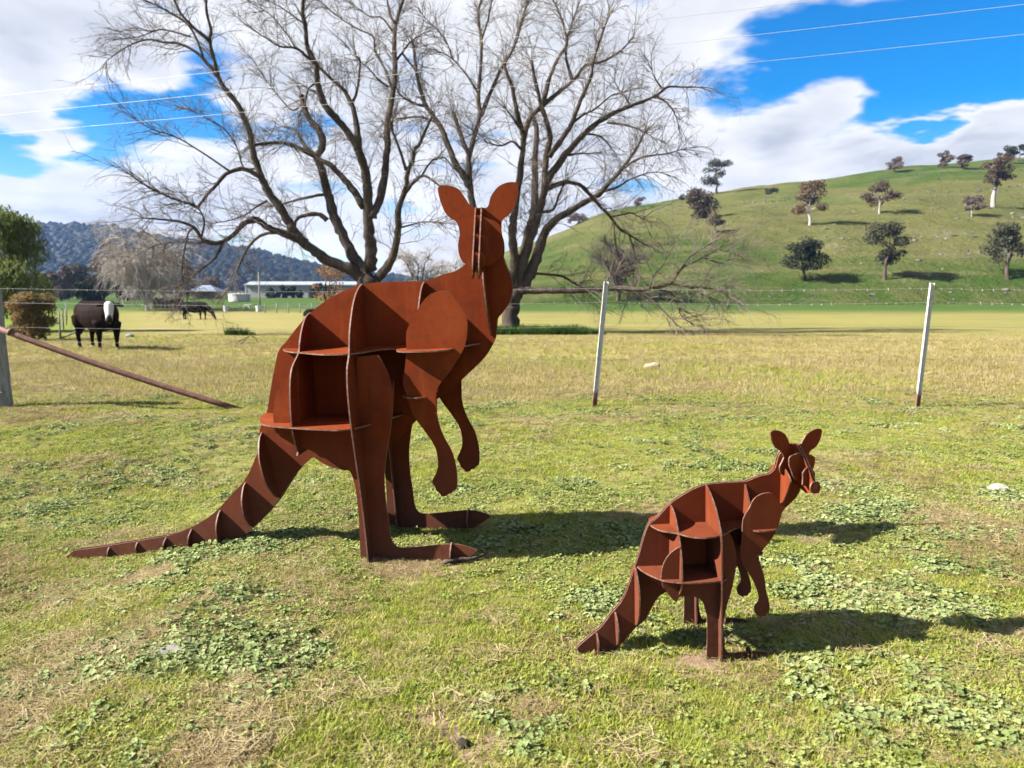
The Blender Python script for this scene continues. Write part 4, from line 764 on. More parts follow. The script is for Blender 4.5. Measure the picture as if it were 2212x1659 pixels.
GREYGREEN = leafmat("grey_green_leaves", [(0.055, 0.06, 0.036), (0.10, 0.10, 0.058), (0.15, 0.145, 0.085)], .2, .5)
BROWNLEAF = leafmat("rusty_brown_leaves", [(0.065, 0.045, 0.032), (0.135, 0.095, 0.068), (0.21, 0.15, 0.11)], .2, .5)
ORANGELEAF = leafmat("orange_brown_leaves", [(0.12, 0.075, 0.048), (0.23, 0.145, 0.09), (0.32, 0.21, 0.14)], .3, .6)
PINKTWIG = leafmat("pinkish_dry_twigs", [(0.11, 0.08, 0.065), (0.20, 0.15, 0.125), (0.29, 0.23, 0.19)], .15, .6)
HT = {"A":[61.4,235.2,31.8,10.8,10.3],"B":[40.2,166.2,17.83,6.5,6.9],"C":[38.0,146.5,13.42,3.8,3.8],"D":[57.1,150.0,14.99,8.7,7.7],"E":[74.2,158.2,17.89,6.7,7.3],"F":[44.0,117.0,3.78,6.8,7.2],"G":[56.0,116.5,3.94,8.6,7.4],"H":[73.8,115.5,3.99,8.6,7.3],"I":[98.4,160.2,19.43,10.5,7.3],"J":[107.2,221.0,35.89,4.4,5.3],"K_":[118.4,217.5,36.44,5.1,5.7],"L":[122.3,213.0,35.48,4.3,4.4],"M":[147.9,237.5,41.13,5.5,6.2],"N":[155.5,242.8,42.61,5.3,4.2],"O_":[88.8,151.2,16.62,4.2,4.6],"Pb":[69.5,211.8,28.88,1.7,4.4],"Q":[51.3,234.5,29.87,2.0,2.8],"S":[40.5,249.5,29.88,3.1,4.4],"T":[19.8,239.0,23.11,3.5,7.5],"U":[14.9,108.8,0.82,8.3,7.5]}
GRP = "gum trees scattered over the hill"
def hill_tree(k, name, label, leafm, barkm, seed, **kw):
    x, y, z, h, w = HT[k]
    return leafy_tree(name, label, (x, y, z - .1), h, w, leafm, barkm, seed, group=GRP, **kw)
hill_tree('A', "gum_tree", "dark gum tree standing on the hill crest above the brown bush", DKGREEN, DARKBARK, 1, trunk=.28, n=1700, leaf=.34, lobes=12)
hill_tree('B', "bush_tree", "dense rounded reddish brown bush tree below the crest gum", BROWNLEAF, DARKBARK, 2, trunk=.05, n=2600, leaf=.30, lobes=14, flat=1.0)
hill_tree('C', "gum_tree", "small grey tree with leaning white trunk just below the brown bush", GREYGREEN, PALEBARK, 3, trunk=.34, n=1100, leaf=.22, lean=.12)
hill_tree('D', "gum_tree", "orange brown tree with a white trunk in the middle of the hill", ORANGELEAF, PALEBARK, 4, trunk=.30, n=1900, leaf=.27, lobes=11, trunk_r=.28)
hill_tree('E', "gum_tree", "pinkish brown tree right of the orange one with dark shadow beside it", BROWNLEAF, PALEBARK, 5, trunk=.34, n=1500, leaf=.27, lobes=9)
hill_tree('F', "gum_tree", "blackish green spreading tree at the hill foot, leftmost of three in a row", DKGREEN, DARKBARK, 6, trunk=.24, n=2600, leaf=.25, lobes=13, trunk_r=.24)
hill_tree('G', "gum_tree", "tall grey green tree at the hill foot, middle of three in a row", GREYGREEN, DARKBARK, 7, trunk=.36, n=2600, leaf=.25, lobes=12, trunk_r=.24, flat=.8)
hill_tree('H', "gum_tree", "grey green tree at the hill foot cut by the right picture edge", GREYGREEN, DARKBARK, 8, trunk=.34, n=2600, leaf=.25, lobes=12, trunk_r=.28, flat=.75)
hill_tree('I', "gum_tree", "tall brown tree with thick pale trunk high on the right of the hill", BROWNLEAF, PALEBARK, 9, trunk=.42, n=1700, leaf=.3, lobes=10, trunk_r=.42)
hill_tree('J', "gum_tree", "lone pinkish tree standing on the bare skyline of the hill", PINKTWIG, DARKBARK, 10, trunk=.2, n=1200, leaf=.26)
hill_tree('K_', "gum_tree", "brown skyline tree of two, with a tall tuft at one side", PINKTWIG, DARKBARK, 11, trunk=.12, n=1500, leaf=.28, lean=.2)
hill_tree('L', "gum_tree", "darker rounded skyline bush beside the tufted brown tree", BROWNLEAF, DARKBARK, 12, trunk=.12, n=1400, leaf=.26)
hill_tree('M', "gum_tree", "windswept dark skyline tree behind the tall pale trunked tree", DKGREEN, DARKBARK, 13, trunk=.3, n=1400, leaf=.3, lean=.18)
hill_tree('N', "gum_tree", "thin bent skyline tree at the far right corner of the hill", DKGREEN, DARKBARK, 14, trunk=.42, n=900, leaf=.28, lean=.2, lobes=6)
hill_tree('O_', "gum_tree", "small pale pinkish tree left of the tall pale trunked tree", PINKTWIG, PALEBARK, 15, trunk=.25, n=1000, leaf=.24)
hill_tree('Pb', "shrub", "low grey shrub on the skyline between the crest gum and orange tree", GREYGREEN, DARKBARK, 16, trunk=.05, n=700, leaf=.24, cat="shrub")
hill_tree('Q', "shrub", "tiny green shrub on the skyline left of the brown bush", DKGREEN, DARKBARK, 17, trunk=.05, n=400, leaf=.24, cat="shrub")
hill_tree('S', "shrub", "pale leafless shrub on the left shoulder of the hill", PINKTWIG, DARKBARK, 18, trunk=.1, n=700, leaf=.26, cat="shrub")
hill_tree('T', "shrub", "wide brownish thicket at the left end of the hill skyline", PINKTWIG, DARKBARK, 19, trunk=.05, n=1300, leaf=.3, cat="shrub")

# leafless trees behind
def bare_tree(name, label, base, h, w, barkm, twigm, seed, stems=5, droop=-.03, step=.22, rad=.02, group=None, l1=(.8, 1.8), n2=5, n3=3, fork=.15):
    rng = np.random.default_rng(seed)
    root = thing(name, label, "tree", base, 0, group)
    limbs = [[[0, 0, -.2, h * .035], [rng.normal(0, .05), 0, h * fork, h * .028]]]
    for k in range(stems):
        an = 2 * math.pi * (k + rng.uniform(-.3, .3)) / stems; rr = w * .5 * rng.uniform(.45, .95); top = h * rng.uniform(.62, .98)
        p0 = limbs[0][1][:3]
        pts = []
        for f in (0, .3, .6, .85, 1):
            out = rr * (f ** .8)
            z = p0[2] + (top - p0[2]) * math.sin(f * math.pi * .5)
            pts.append([p0[0] + math.cos(an) * out + rng.normal(0, .03 * h * f), p0[1] + math.sin(an) * out + rng.normal(0, .03 * h * f), z, h * (.02 - .015 * f)])
        limbs.append(pts)
        for s in range(2):
            q = pts[rng.integers(1, 4)]; a2 = an + rng.uniform(-1.2, 1.2); l = w * rng.uniform(.15, .3)
            limbs.append([[*q[:3], q[3] * .6], [q[0] + math.cos(a2) * l * .5, q[1] + math.sin(a2) * l * .5, q[2] + l * .5, q[3] * .4], [q[0] + math.cos(a2) * l, q[1] + math.sin(a2) * l, q[2] + l * .6, q[3] * .2]])
    m = MB(); V, Fc = bark_tube(limbs[0], 8, rng); m.add(V, Fc); m.build("trunk", barkm, root, True)
    m = MB()
    for lb in limbs[1:]:
        V, Fc = bark_tube(lb, 5, rng); m.add(V, Fc)
    m.build("branches", barkm, root, True)
    V, Fq = twigs_for(rng, limbs[1:], step=step, l1=l1, droop=droop, rad=rad, n2=n2, n3=n3)
    tag(np_mesh("twigs", V, Fq, twigm, root), kind='stuff')
    return root
PALETWIG = barkmat("bleached_twig_bark", (0.46, 0.405, 0.36), (0.80, 0.72, 0.66), 3)
GREYTWIG = barkmat("dull_grey_twig_bark", (0.09, 0.075, 0.065), (0.19, 0.155, 0.135), 3)
def at(px, y):            # x of a far thing seen at that column
    return (px - 1106) / 1662 * y
bare_tree("weeping_tree", "pale bleached weeping tree without leaves in front of the far range", (at(322, 88), 88, g1(at(322, 88), 88)), 8.2, 9.4, PALETWIG, PALETWIG, 31, stems=11, droop=-.30, step=.17, rad=.045, l1=(1.6, 3.6), n2=5, n3=2, fork=.06)
x, y, z, h, w = HT['U']
bare_tree("bare_tree", "dull grey leafless tree at the hill foot under the long broken branch", (x, y, z - .1), h, w, DARKBARK, GREYTWIG, 32, stems=8, droop=.0, step=.22, rad=.045, l1=(1.0, 2.2))
bare_tree("bare_tree", "pinkish leafless tree far behind the tall kangaroo's shoulders", (at(905, 105), 105, g1(at(905, 105), 105)), 7.4, 8.0, DARKBARK, PALETWIG, 33, stems=7, droop=.0, step=.24, rad=.04, l1=(1.0, 2.2))
bare_tree("bare_tree", "pinkish leafless tree close behind the tall kangaroo's turned head", (at(985, 118), 118, g1(at(985, 118), 118)), 6.2, 7.0, DARKBARK, PALETWIG, 34, stems=7, droop=.0, step=.24, rad=.045, l1=(1.0, 2.2))
AUTUMN = leafmat("autumn_leaves", [(0.22, 0.11, 0.05), (0.42, 0.22, 0.08), (0.50, 0.30, 0.14)], .4, 1.5)
leafy_tree("autumn_shrub", "shrub with orange autumn leaves against the broad bare tree's trunk", (at(715, 36), 36, g1(at(715, 36), 36)), 3.2, 2.6, AUTUMN, BARK, 35, trunk=.35, n=900, leaf=.07, lobes=7, cat="shrub", flat=.5)

# left-hand planting
WILLOWLEAF = leafmat("hanging_gum_leaves", [(0.085, 0.12, 0.035), (0.20, 0.25, 0.075), (0.34, 0.38, 0.14)], .4, 1.2)
def hanging_tree(name, label, base, h, w, seed):
    rng = np.random.default_rng(seed)
    root = thing(name, label, "tree", base)
    m = MB(); m.tube([(0, 0, -.2), (.05, 0, h * .3), (-.05, .05, h * .6), (0, 0, h * .9)], [.14, .11, .08, .03], 8); m.build("trunk", DARKBARK, root, True)
    L = []
    for k in range(34):
        f = rng.uniform(.0, .95); an = rng.uniform(0, 6.28); rr = w * .33 * (1 - abs(f - .35) * .8) * math.sqrt(rng.uniform(.1, 1))
        L.append((np.array([math.cos(an) * rr, math.sin(an) * rr, h * (.14 + .82 * f)]), np.array([w * .2, w * .2, h * .13]) * rng.uniform(.7, 1.15)))
    P = crown_points(rng, L, 17000, .3)
    n = len(P)
    d = np.stack([rng.normal(0, .28, n), rng.normal(0, .28, n), -np.ones(n)], 1); s = rng.uniform(.06, .16, n)[:, None]
    sd = rng.normal(0, 1, (n, 3)); sd[:, 2] *= .3; sd /= np.linalg.norm(sd, axis=1, keepdims=True)
    V = np.stack([P - sd * s * .22, P + d * s * .4 + sd * s * .2, P + d * s * 1.6, P + d * s * .4 - sd * s * .35], 1).reshape(-1, 3)
    np_mesh("crown", V, np.arange(n * 4).reshape(n, 4), WILLOWLEAF, root)
hanging_tree("gum_tree", "tall leafy green tree with drooping foliage at the left edge", (at(35, 34), 34, g1(at(35, 34), 34)), 5.3, 4.3, 41)
REDTIP = leafmat("red_tipped_leaves", [(0.11, 0.12, 0.045), (0.30, 0.22, 0.09), (0.52, 0.30, 0.15)], .35, 1.3)
leafy_tree("garden_shrub", "red tipped round shrub on short stems beside the timber corner post", (at(68, 26.5), 26.5, g1(at(68, 26.5), 26.5)), 1.72, 1.72, REDTIP, DARKBARK, 42, trunk=.16, n=7000, leaf=.06, lobes=20, cat="shrub", flat=.8)
leafy_tree("garden_shrub", "small pale leafless looking shrub just behind the red tipped one", (at(92, 27.5), 27.5, g1(at(92, 27.5), 27.5)), .95, .5, REDTIP, DARKBARK, 43, trunk=.15, n=700, leaf=.05, lobes=6, cat="shrub", flat=1.2)
BGT = "trees along the valley floor"
for i, (px, d, h, w, lm, lab) in enumerate([
    (232, 118, 9.6, 5.6, BROWNLEAF, "dark brown conifer like tree between the weeping tree and range"),
    (205, 100, 4.2, 4.4, DKGREEN, "blackish rounded tree behind the white faced cow"),
    (262, 112, 4.0, 4.0, DKGREEN, "dark green tree at the foot of the weeping tree"),
    (140, 130, 6.0, 5.0, PINKTWIG, "pinkish grey tree beside the drooping green tree"),
    (172, 150, 7.0, 6.5, GREYGREEN, "grey green tree in front of the range, left of the brown conifer"),
    (118, 140, 5.0, 5.5, GREYGREEN, "grey green tree half hidden by the drooping green tree"),
    (295, 135, 5.0, 6.0, DKGREEN, "dark tree showing through the weeping tree"),
    (395, 150, 6.0, 7.0, PINKTWIG, "bare brownish tree behind the pale blue roof"),
    (455, 190, 5.0, 7.5, PINKTWIG, "bare brownish tree between the roof and the shed")]):
    x = at(px, d)
    leafy_tree("valley_tree", lab, (x, d, g1(x, d)), h, w, lm, DARKBARK, 50 + i, trunk=.12, n=1500, leaf=.34, lobes=11, group=BGT, flat=.9)
SHG = "dark shrubs planted along the shed"
for i, (px, h, w, lab) in enumerate([(588, 2.4, 2.6, "leftmost dark shrub in front of the shed"), (614, 2.9, 2.9, "second and largest dark shrub in front of the shed"), (634, 2.7, 2.2, "third dark shrub in front of the shed"),
        (651, 1.8, 1.8, "lowest dark shrub in front of the shed"), (684, 3.3, 3.4, "dark shrub at the shed's end beside the autumn leaves"), (712, 2.6, 3.2, "dark shrub nearest the tall kangaroo's back")]):
    d = 165; x = at(px, d)
    leafy_tree("shed_shrub", lab, (x, d, g1(x, d) - .1), h, w, DKGREEN, DARKBARK, 70 + i, trunk=.03, n=900, leaf=.3, lobes=8, group=SHG, cat="shrub", flat=1.1)

# rock outcrops lying about the hill
def hill_rocks():
    rng = np.random.default_rng(91)
    bm = bmesh.new(); bmesh.ops.create_icosphere(bm, subdivisions=1, radius=1); bm.verts.ensure_lookup_table()
    B = np.array([v.co[:] for v in bm.verts]); Fi = np.array([[v.index for v in f.verts] for f in bm.faces]); bm.free(); nv = len(B)
    X, Yy = [], []
    for cx, cy, sx, sy, n in ((64, 195, 7, 3, 50), (92, 165, 10, 4, 50), (75, 140, 7, 2.5, 60), (80, 128, 6, 2, 50), (110, 185, 16, 2, 60), (58, 147, 3, 2, 20), (45, 180, 8, 4, 40), (36, 200, 12, 5, 50), (62, 128, 10, 6, 25), (100, 150, 9, 5, 30), (95, 110, 22, .8, 50)):
        X.append(rng.normal(cx, sx, n)); Yy.append(rng.normal(cy, sy, n))
    X = np.concatenate(X); Yy = np.concatenate(Yy); n = len(X)
    Z = np.maximum(hill_z(X, Yy), gz(X, Yy))
    s = rng.uniform(.08, .42, n) * rng.uniform(.4, 1.2, n)
    V = B[None] * (1 + rng.uniform(-.3, .3, (n, nv)))[:, :, None] * (s[:, None] * np.array([1.3, 1.0, .6]))[:, None, :] + np.stack([X, Yy, Z + s * .1], 1)[:, None, :]
    Fq = (Fi[None] + (np.arange(n) * nv)[:, None, None]).reshape(-1, 3)
    def f(t):
        w = world_pos(t); nn = t.noise(w, 1.2, 4, .6); return principled(t, t.ramp(nn, [(.35, (.11, .10, .09)), (.65, (.27, .25, .22))]), .9)
    tag(np_mesh("rocks", V.reshape(-1, 3), Fq, material("outcrop_stone", f)), "weathered rock outcrops scattered over the hill", "rocks", kind='stuff')
hill_rocks()

# ------------------------------------------------------------------ wire fence across the lawn's far edge
def paint_white(t):
    w = world_pos(t); n = t.noise(w, 22, 5, 0.7); x, y, z = t.sep(w)
    c = t.ramp(n, [(0.32, (0.42, 0.40, 0.35)), (0.45, (0.74, 0.73, 0.69)), (0.7, (0.82, 0.81, 0.78))])
    rust = t.math('ADD', t.mapr(z, 0.34, 0.10), t.math('MULTIPLY', t.math('SUBTRACT', n, 0.5), 2.2))
    c = t.mix(t.mapr(rust, 0.45, 0.7), c, (0.24, 0.11, 0.06))
    return principled(t, c, 0.6, t.bump(n, 0.2, 0.004))
WHITEPOST = material("chalky_white_paint", paint_white)
def m_timber(t):
    w = world_pos(t); s = t.n('ShaderNodeMapping', {0: w, 3: (1, 1, 0.08)}).outputs[0]
    n = t.noise(s, 45, 6, 0.7, 0.4); n2 = t.noise(w, 4, 4, 0.6)
    c = t.ramp(n, [(0.3, (0.16, 0.155, 0.14)), (0.5, (0.36, 0.355, 0.33)), (0.7, (0.52, 0.51, 0.49))])
    c = t.mix(t.mapr(n2, 0.5, 0.75, 0, .5), c, (0.28, 0.29, 0.24))
    return principled(t, c, 0.85, t.bump(n, 0.6, 0.01), spec=.15)
TIMBER = material("weathered_grey_timber", m_timber)
def m_pipe(t):
    w = world_pos(t); n = t.noise(w, 14, 5, 0.65)
    return principled(t, t.ramp(n, [(0.3, (0.11, 0.045, 0.032)), (0.6, (0.23, 0.105, 0.078)), (0.75, (0.30, 0.16, 0.12))]), 0.7, t.bump(n, .3, .006), spec=.25)
PIPE = material("rusty_pipe", m_pipe)
WIRE = material("galvanised_wire", lambda t: principled(t, (0.40, 0.40, 0.39), 0.5, metal=.3, spec=.5))
fence = thing("wire_fence", "wire fence with white steel pickets and a grey timber corner post across the lawn", "fence", (-6.63, 9.96, 0))
FO = Vector(fence.location)
def frel(*p): return Vector(p) - FO
def corner_post():
    # squared, slightly twisted post with worn arrises
    V = []; rng = random.Random(4)
    prof = [(-.085, -.075), (-.06, -.092), (.07, -.092), (.09, -.07), (.088, .08), (.06, .095), (-.07, .09), (-.09, .065)]
    zs = [-.3, 0, .2, .5, .8, 1.1, 1.35, 1.5, 1.57]
    an0 = math.radians(24)
    for i, z in enumerate(zs):
        k = 1.06 - .04 * i / 8 if i < 8 else .9
        an = an0 + .03 * i
        for a_, b_ in prof:
            a2, b2 = a_ * k + rng.uniform(-.004, .004), b_ * k + rng.uniform(-.004, .004)
            V.append((a2 * math.cos(an) - b2 * math.sin(an) - .006 * i, a2 * math.sin(an) + b2 * math.cos(an), z))
    Fc = []
    for i in range(len(zs) - 1):
        for k in range(8): Fc.append((i * 8 + k, i * 8 + (k + 1) % 8, (i + 1) * 8 + (k + 1) % 8, (i + 1) * 8 + k))
    Fc.append(tuple((len(zs) - 1) * 8 + k for k in range(8)))
    o = mesh_obj("corner_post", V, Fc, TIMBER, fence)
    o["label"] = "grey weathered timber corner post"
    for z in (1.30, .22, 1.04):
        m = MB(); m.tube([(.02, -.06, z), (.05, -.15, z + .004), (.115, -.17, z)], [.008, .008, .006], 6); m.build("staple", PIPE, o, True)
corner_post()
m = MB()
A_, B_ = Vector((-.02, -.15, 1.085)), Vector((3.15, -.12, -.02))
m.tube([A_.lerp(B_, i / 8) + Vector((0, 0, -.035 * math.sin(math.pi * i / 8))) for i in range(9)], [.037] * 9, 12)
bp = m.build("brace_pipe", PIPE, fence, True); bp["label"] = "rusty pipe stay sloping from the corner post to the ground"
m = MB(); q_ = A_.lerp(B_, .075); m.tube([q_, A_.lerp(B_, .088)], [.048, .048], 12); m.build("collar", PIPE, bp, True)
def picket(x, y, lean, H=1.63):
    m = MB()
    R3 = Matrix.Rotation(math.radians(lean), 3, 'Y')
    arms = [math.radians(t_) for t_ in (90 + 12, 210 + 12, 330 + 12)]
    sec = []
    for a_ in arms:
        d = Vector((math.cos(a_), math.sin(a_), 0)); n = Vector((-d.y, d.x, 0))
        sec.append((d, n))
    for d, n in sec:
        pts = []
        for z in (-.25, H):
            for s, w in ((0, 1), (1, 1), (1, -1), (0, -1)):
                q = d * (.036 * s) + n * (.0045 * w); pts.append(R3 @ Vector((q.x, q.y, z)))
        m.add([p + Vector((x, y, g1(x, y))) - FO for p in pts], [(0, 1, 5, 4), (1, 2, 6, 5), (2, 3, 7, 6), (3, 0, 4, 7), (4, 5, 6, 7)])
    o = m.build("picket", WHITEPOST, fence)
    return o
p1 = picket(1.07, 9.94, 4.7); p1["label"] = "leaning white steel picket behind the small joey's back"
p2 = picket(5.33, 10.03, 3.4); p2["label"] = "leaning white steel picket nearer the right edge"
for k, z in enumerate((1.55, 1.37, 1.06, .88, .63, .43, .22)):
    m = MB(); pts = []; rng = random.Random(k)
    stops = [(-9.5, 9.94), (-6.63, 9.88), (1.10, 9.96), (5.38, 10.05), (9.6, 10.1)]
    for (x0, y0), (x1, y1) in zip(stops, stops[1:]):
        for i in range(10):
            f = i / 10
            pts.append(Vector((x0 + (x1 - x0) * f + .07 * z * f * 0, y0 + (y1 - y0) * f, z - .028 * math.sin(math.pi * f) * ((x1 - x0) / 5))))
    pts.append(Vector((9.6, 10.1, z)))
    r = .0022
    if k in (0, 1):
        m.tube([p - FO for p in pts], [r] * len(pts), 5)
        m2 = MB()
        x = -6.4
        while x < 9.4:
            j = max(i for i in range(len(pts)) if pts[i].x <= x); f = (x - pts[j].x) / max(1e-6, pts[j + 1].x - pts[j].x)
            c = pts[j].lerp(pts[j + 1], f) - FO
            for s in range(4):
                an = rng.uniform(0, 6.28); d = Vector((rng.uniform(-.3, .3), math.cos(an), math.sin(an))) * .021
                m2.tube([c - d * .2, c + d], [.0034, .0016], 3, False)
            x += .14 + rng.uniform(-.012, .012)
        w_ = m.build("barbed_wire", WIRE, fence, True)
        tag(m2.build("barbs", WIRE, w_), kind='stuff')
    else:
        m.tube([p - FO for p in pts], [.0017] * len(pts), 4); m.build("plain_wire", WIRE, fence, True)

# ------------------------------------------------------------------ cattle
def loft_rings(mb, secs, sides=12):
    """secs: (centre, half width side, half height, direction)"""
    V = []
    for c, ry, rz, d in secs:
        d = Vector(d).normalized(); s = Vector((0, 1, 0)); up = d.cross(s).normalized() * -1
        for k in range(sides):
            an = 2 * math.pi * k / sides
            V.append(Vector(c) + s * ry * math.cos(an) + up * rz * math.sin(an))
    n = len(secs); Fc = []
    for i in range(n - 1):
        for k in range(sides): Fc.append((i * sides + k, i * sides + (k + 1) % sides, (i + 1) * sides + (k + 1) % sides, (i + 1) * sides + k))
    Fc.append(tuple(range(sides - 1, -1, -1))); Fc.append(tuple((n - 1) * sides + k for k in range(sides)))
    mb.add(V, Fc)
def cow_mat(name, body0, body1, face_x, face_col, hoof, turn=0.0):
    def f(t):
        p = obj_pos(t)
        if turn: p = t.n('ShaderNodeVectorRotate', {'Vector': p, 'Center': (.75, 0, 0), 'Axis': (0, 0, 1), 'Angle': -turn}, rotation_type='AXIS_ANGLE').outputs[0]
        x, y, z = t.sep(p); n = t.noise(p, 3.5, 5, 0.65); nf = t.noise(p, 60, 3, .6)
        c = t.ramp(n, [(0.35, body0), (0.7, body1)])
        v = t.math('ADD', x, t.math('MULTIPLY', t.math('SUBTRACT', n, 0.5), 0.12))
        ay = t.math('ABSOLUTE', y)
        fm = t.math('MULTIPLY', t.mapr(v, face_x, face_x + .03), t.mapr(ay, .16, .13))
        c = t.mix(fm, c, face_col)
        mz = t.math('MULTIPLY', t.mapr(x, face_x + .33, face_x + .37), t.mapr(z, 1.05, 1.02))
        c = t.mix(mz, c, (0.03, 0.025, 0.025))
        if hoof: c = t.mix(t.mapr(t.math('ADD', z, t.math('MULTIPLY', n, .06)), 0.13, 0.10), c, hoof)
        return principled(t, c, 0.75, t.bump(nf, .35, .01), spec=.03)
    return material(name, f)
def cow(name, label, loc, heading, mat, grazing=False, turn=0.0, scale=1.0):
    mb = MB()
    X = (1, 0, 0)
    loft_rings(mb, [((-1.02, 0, 1.1), .10, .13, X), ((-.95, 0, 1.08), .23, .27, X), ((-.75, 0, 1.03), .31, .37, X), ((-.45, 0, .98), .34, .41, X), ((-.1, 0, .94), .38, .44, X),
                    ((.25, 0, .95), .37, .44, X), ((.5, 0, .98), .32, .42, X), ((.72, 0, 1.0), .25, .35, X), ((.85, 0, 1.02), .17, .24, X)], 16)
    if grazing:
        loft_rings(mb, [((.62, 0, 1.08), .2, .28, (1, 0, -.5)), ((.95, 0, .88), .15, .22, (1, 0, -.9)), ((1.2, 0, .58), .12, .17, (.8, 0, -1))], 12)
        loft_rings(mb, [((1.14, 0, .66), .09, .09, (.5, 0, -1)), ((1.24, 0, .54), .115, .13, (.5, 0, -1)), ((1.33, 0, .36), .10, .115, (.5, 0, -1)), ((1.42, 0, .18), .075, .085, (.5, 0, -1)), ((1.46, 0, .08), .075, .075, (.5, 0, -1)), ((1.48, 0, .04), .04, .04, (.5, 0, -1))], 12)
        er = (1.16, .62)
    else:
        loft_rings(mb, [((.55, 0, 1.1), .22, .32, (1, 0, .2)), ((.85, 0, 1.16), .16, .25, (1, 0, .3)), ((1.1, 0, 1.23), .125, .19, (1, 0, .3))], 12)
        loft_rings(mb, [((1.08, 0, 1.36), .08, .07, (.6, 0, -1)), ((1.14, 0, 1.30), .115, .12, (.6, 0, -1)), ((1.22, 0, 1.20), .125, .14, (.6, 0, -1)), ((1.33, 0, 1.06), .10, .12, (.6, 0, -1)), ((1.43, 0, .93), .085, .095, (.6, 0, -1)), ((1.49, 0, .84), .09, .085, (.6, 0, -1)), ((1.515, 0, .80), .055, .05, (.6, 0, -1))], 12)
        er = (1.08, 1.27)
    for s in (-1, 1):     # ears
        V, Fc = tube_geo([(er[0], s * .09, er[1]), (er[0] - .02, s * .18, er[1] + .02), (er[0] - .03, s * .30, er[1] - .02), (er[0] - .03, s * .34, er[1] - .04)], [.03, .055, .045, .02], 8); mb.add(V, Fc)
        sp = .21
        st = s * .06
        for pts, rad in (([(.52 + st, s * sp, .80), (.53 + st, s * sp, .60), (.54 + st, s * (sp - .01), .42), (.53 + st, s * (sp - .01), .22), (.54 + st, s * (sp - .01), .09), (.57 + st, s * (sp - .01), .0)], [.15, .105, .075, .05, .055, .07]),
                         ([(-.72 - st, s * sp, .98), (-.70 - st, s * sp, .75), (-.72 - st, s * sp, .58), (-.84 - st, s * sp, .44), (-.82 - st, s * (sp - .01), .22), (-.80 - st, s * (sp - .01), .09), (-.77 - st, s * (sp - .01), .0)], [.20, .19, .125, .072, .05, .055, .07])):
            V, Fc = tube_geo(catmull(pts, 2), [rad[i // 2] if i % 2 == 0 else (rad[i // 2] + rad[min(i // 2 + 1, len(rad) - 1)]) / 2 for i in range(len(pts) * 2 - 1)], 10); mb.add(V, Fc)
    V, Fc = tube_geo([(-.98, 0, 1.25), (-1.08, 0, 1.15), (-1.10, 0, .8), (-1.09, .02, .5), (-1.08, .02, .35)], [.04, .03, .022, .04, .01], 6); mb.add(V, Fc)
    if turn and not grazing:
        V2 = []
        for v in mb.v:
            w_ = min(1, max(0, (v[0] - .72) / .35)); an = turn * w_; x, y = v[0] - .75, v[1]
            V2.append((.75 + x * math.cos(an) - y * math.sin(an), x * math.sin(an) + y * math.cos(an), v[2]) if w_ > 0 else v)
        mb.v = V2
    root = mb.build(name, mat, None, True)
    root.location = loc; root.rotation_euler = (0, 0, heading); root.scale = (scale, scale * 1.05, scale * (.88 if grazing else 1.0))
    r = root.modifiers.new("remesh", 'REMESH'); r.mode = 'VOXEL'; r.voxel_size = .028; r.use_smooth_shade = True
    s_ = root.modifiers.new("smooth", 'SMOOTH'); s_.iterations = 6; s_.factor = .5
    tag(root, label, "cow", "cattle in the paddock")
    return root
COWA = cow_mat("dark_hide_white_face", (0.006, 0.005, 0.0045), (0.030, 0.012, 0.008), 1.13, (0.74, 0.70, 0.64), (0.35, 0.32, 0.28), -.48)
COWB = cow_mat("black_hide", (0.006, 0.006, 0.006), (0.016, 0.013, 0.011), 1.28, (0.10, 0.075, 0.06), None)
cow("cow", "dark cow with a white face standing and looking over the fence", (-11.75, 21.9, g1(-11.75, 21.9) - .02), math.radians(-37), COWA, turn=-.48, scale=1.0)
cow("cow", "black cow grazing with its head down under the hanging twigs", (-25.2, 61.5, g1(-25.2, 61.5)), math.radians(-8), COWB, grazing=True, scale=1.15)
cow("cow", "black cow almost hidden behind the tall kangaroo's rump", (at(703, 37) , 37, g1(at(703, 37), 37) - .1), math.radians(8), COWB, grazing=True, scale=.92)

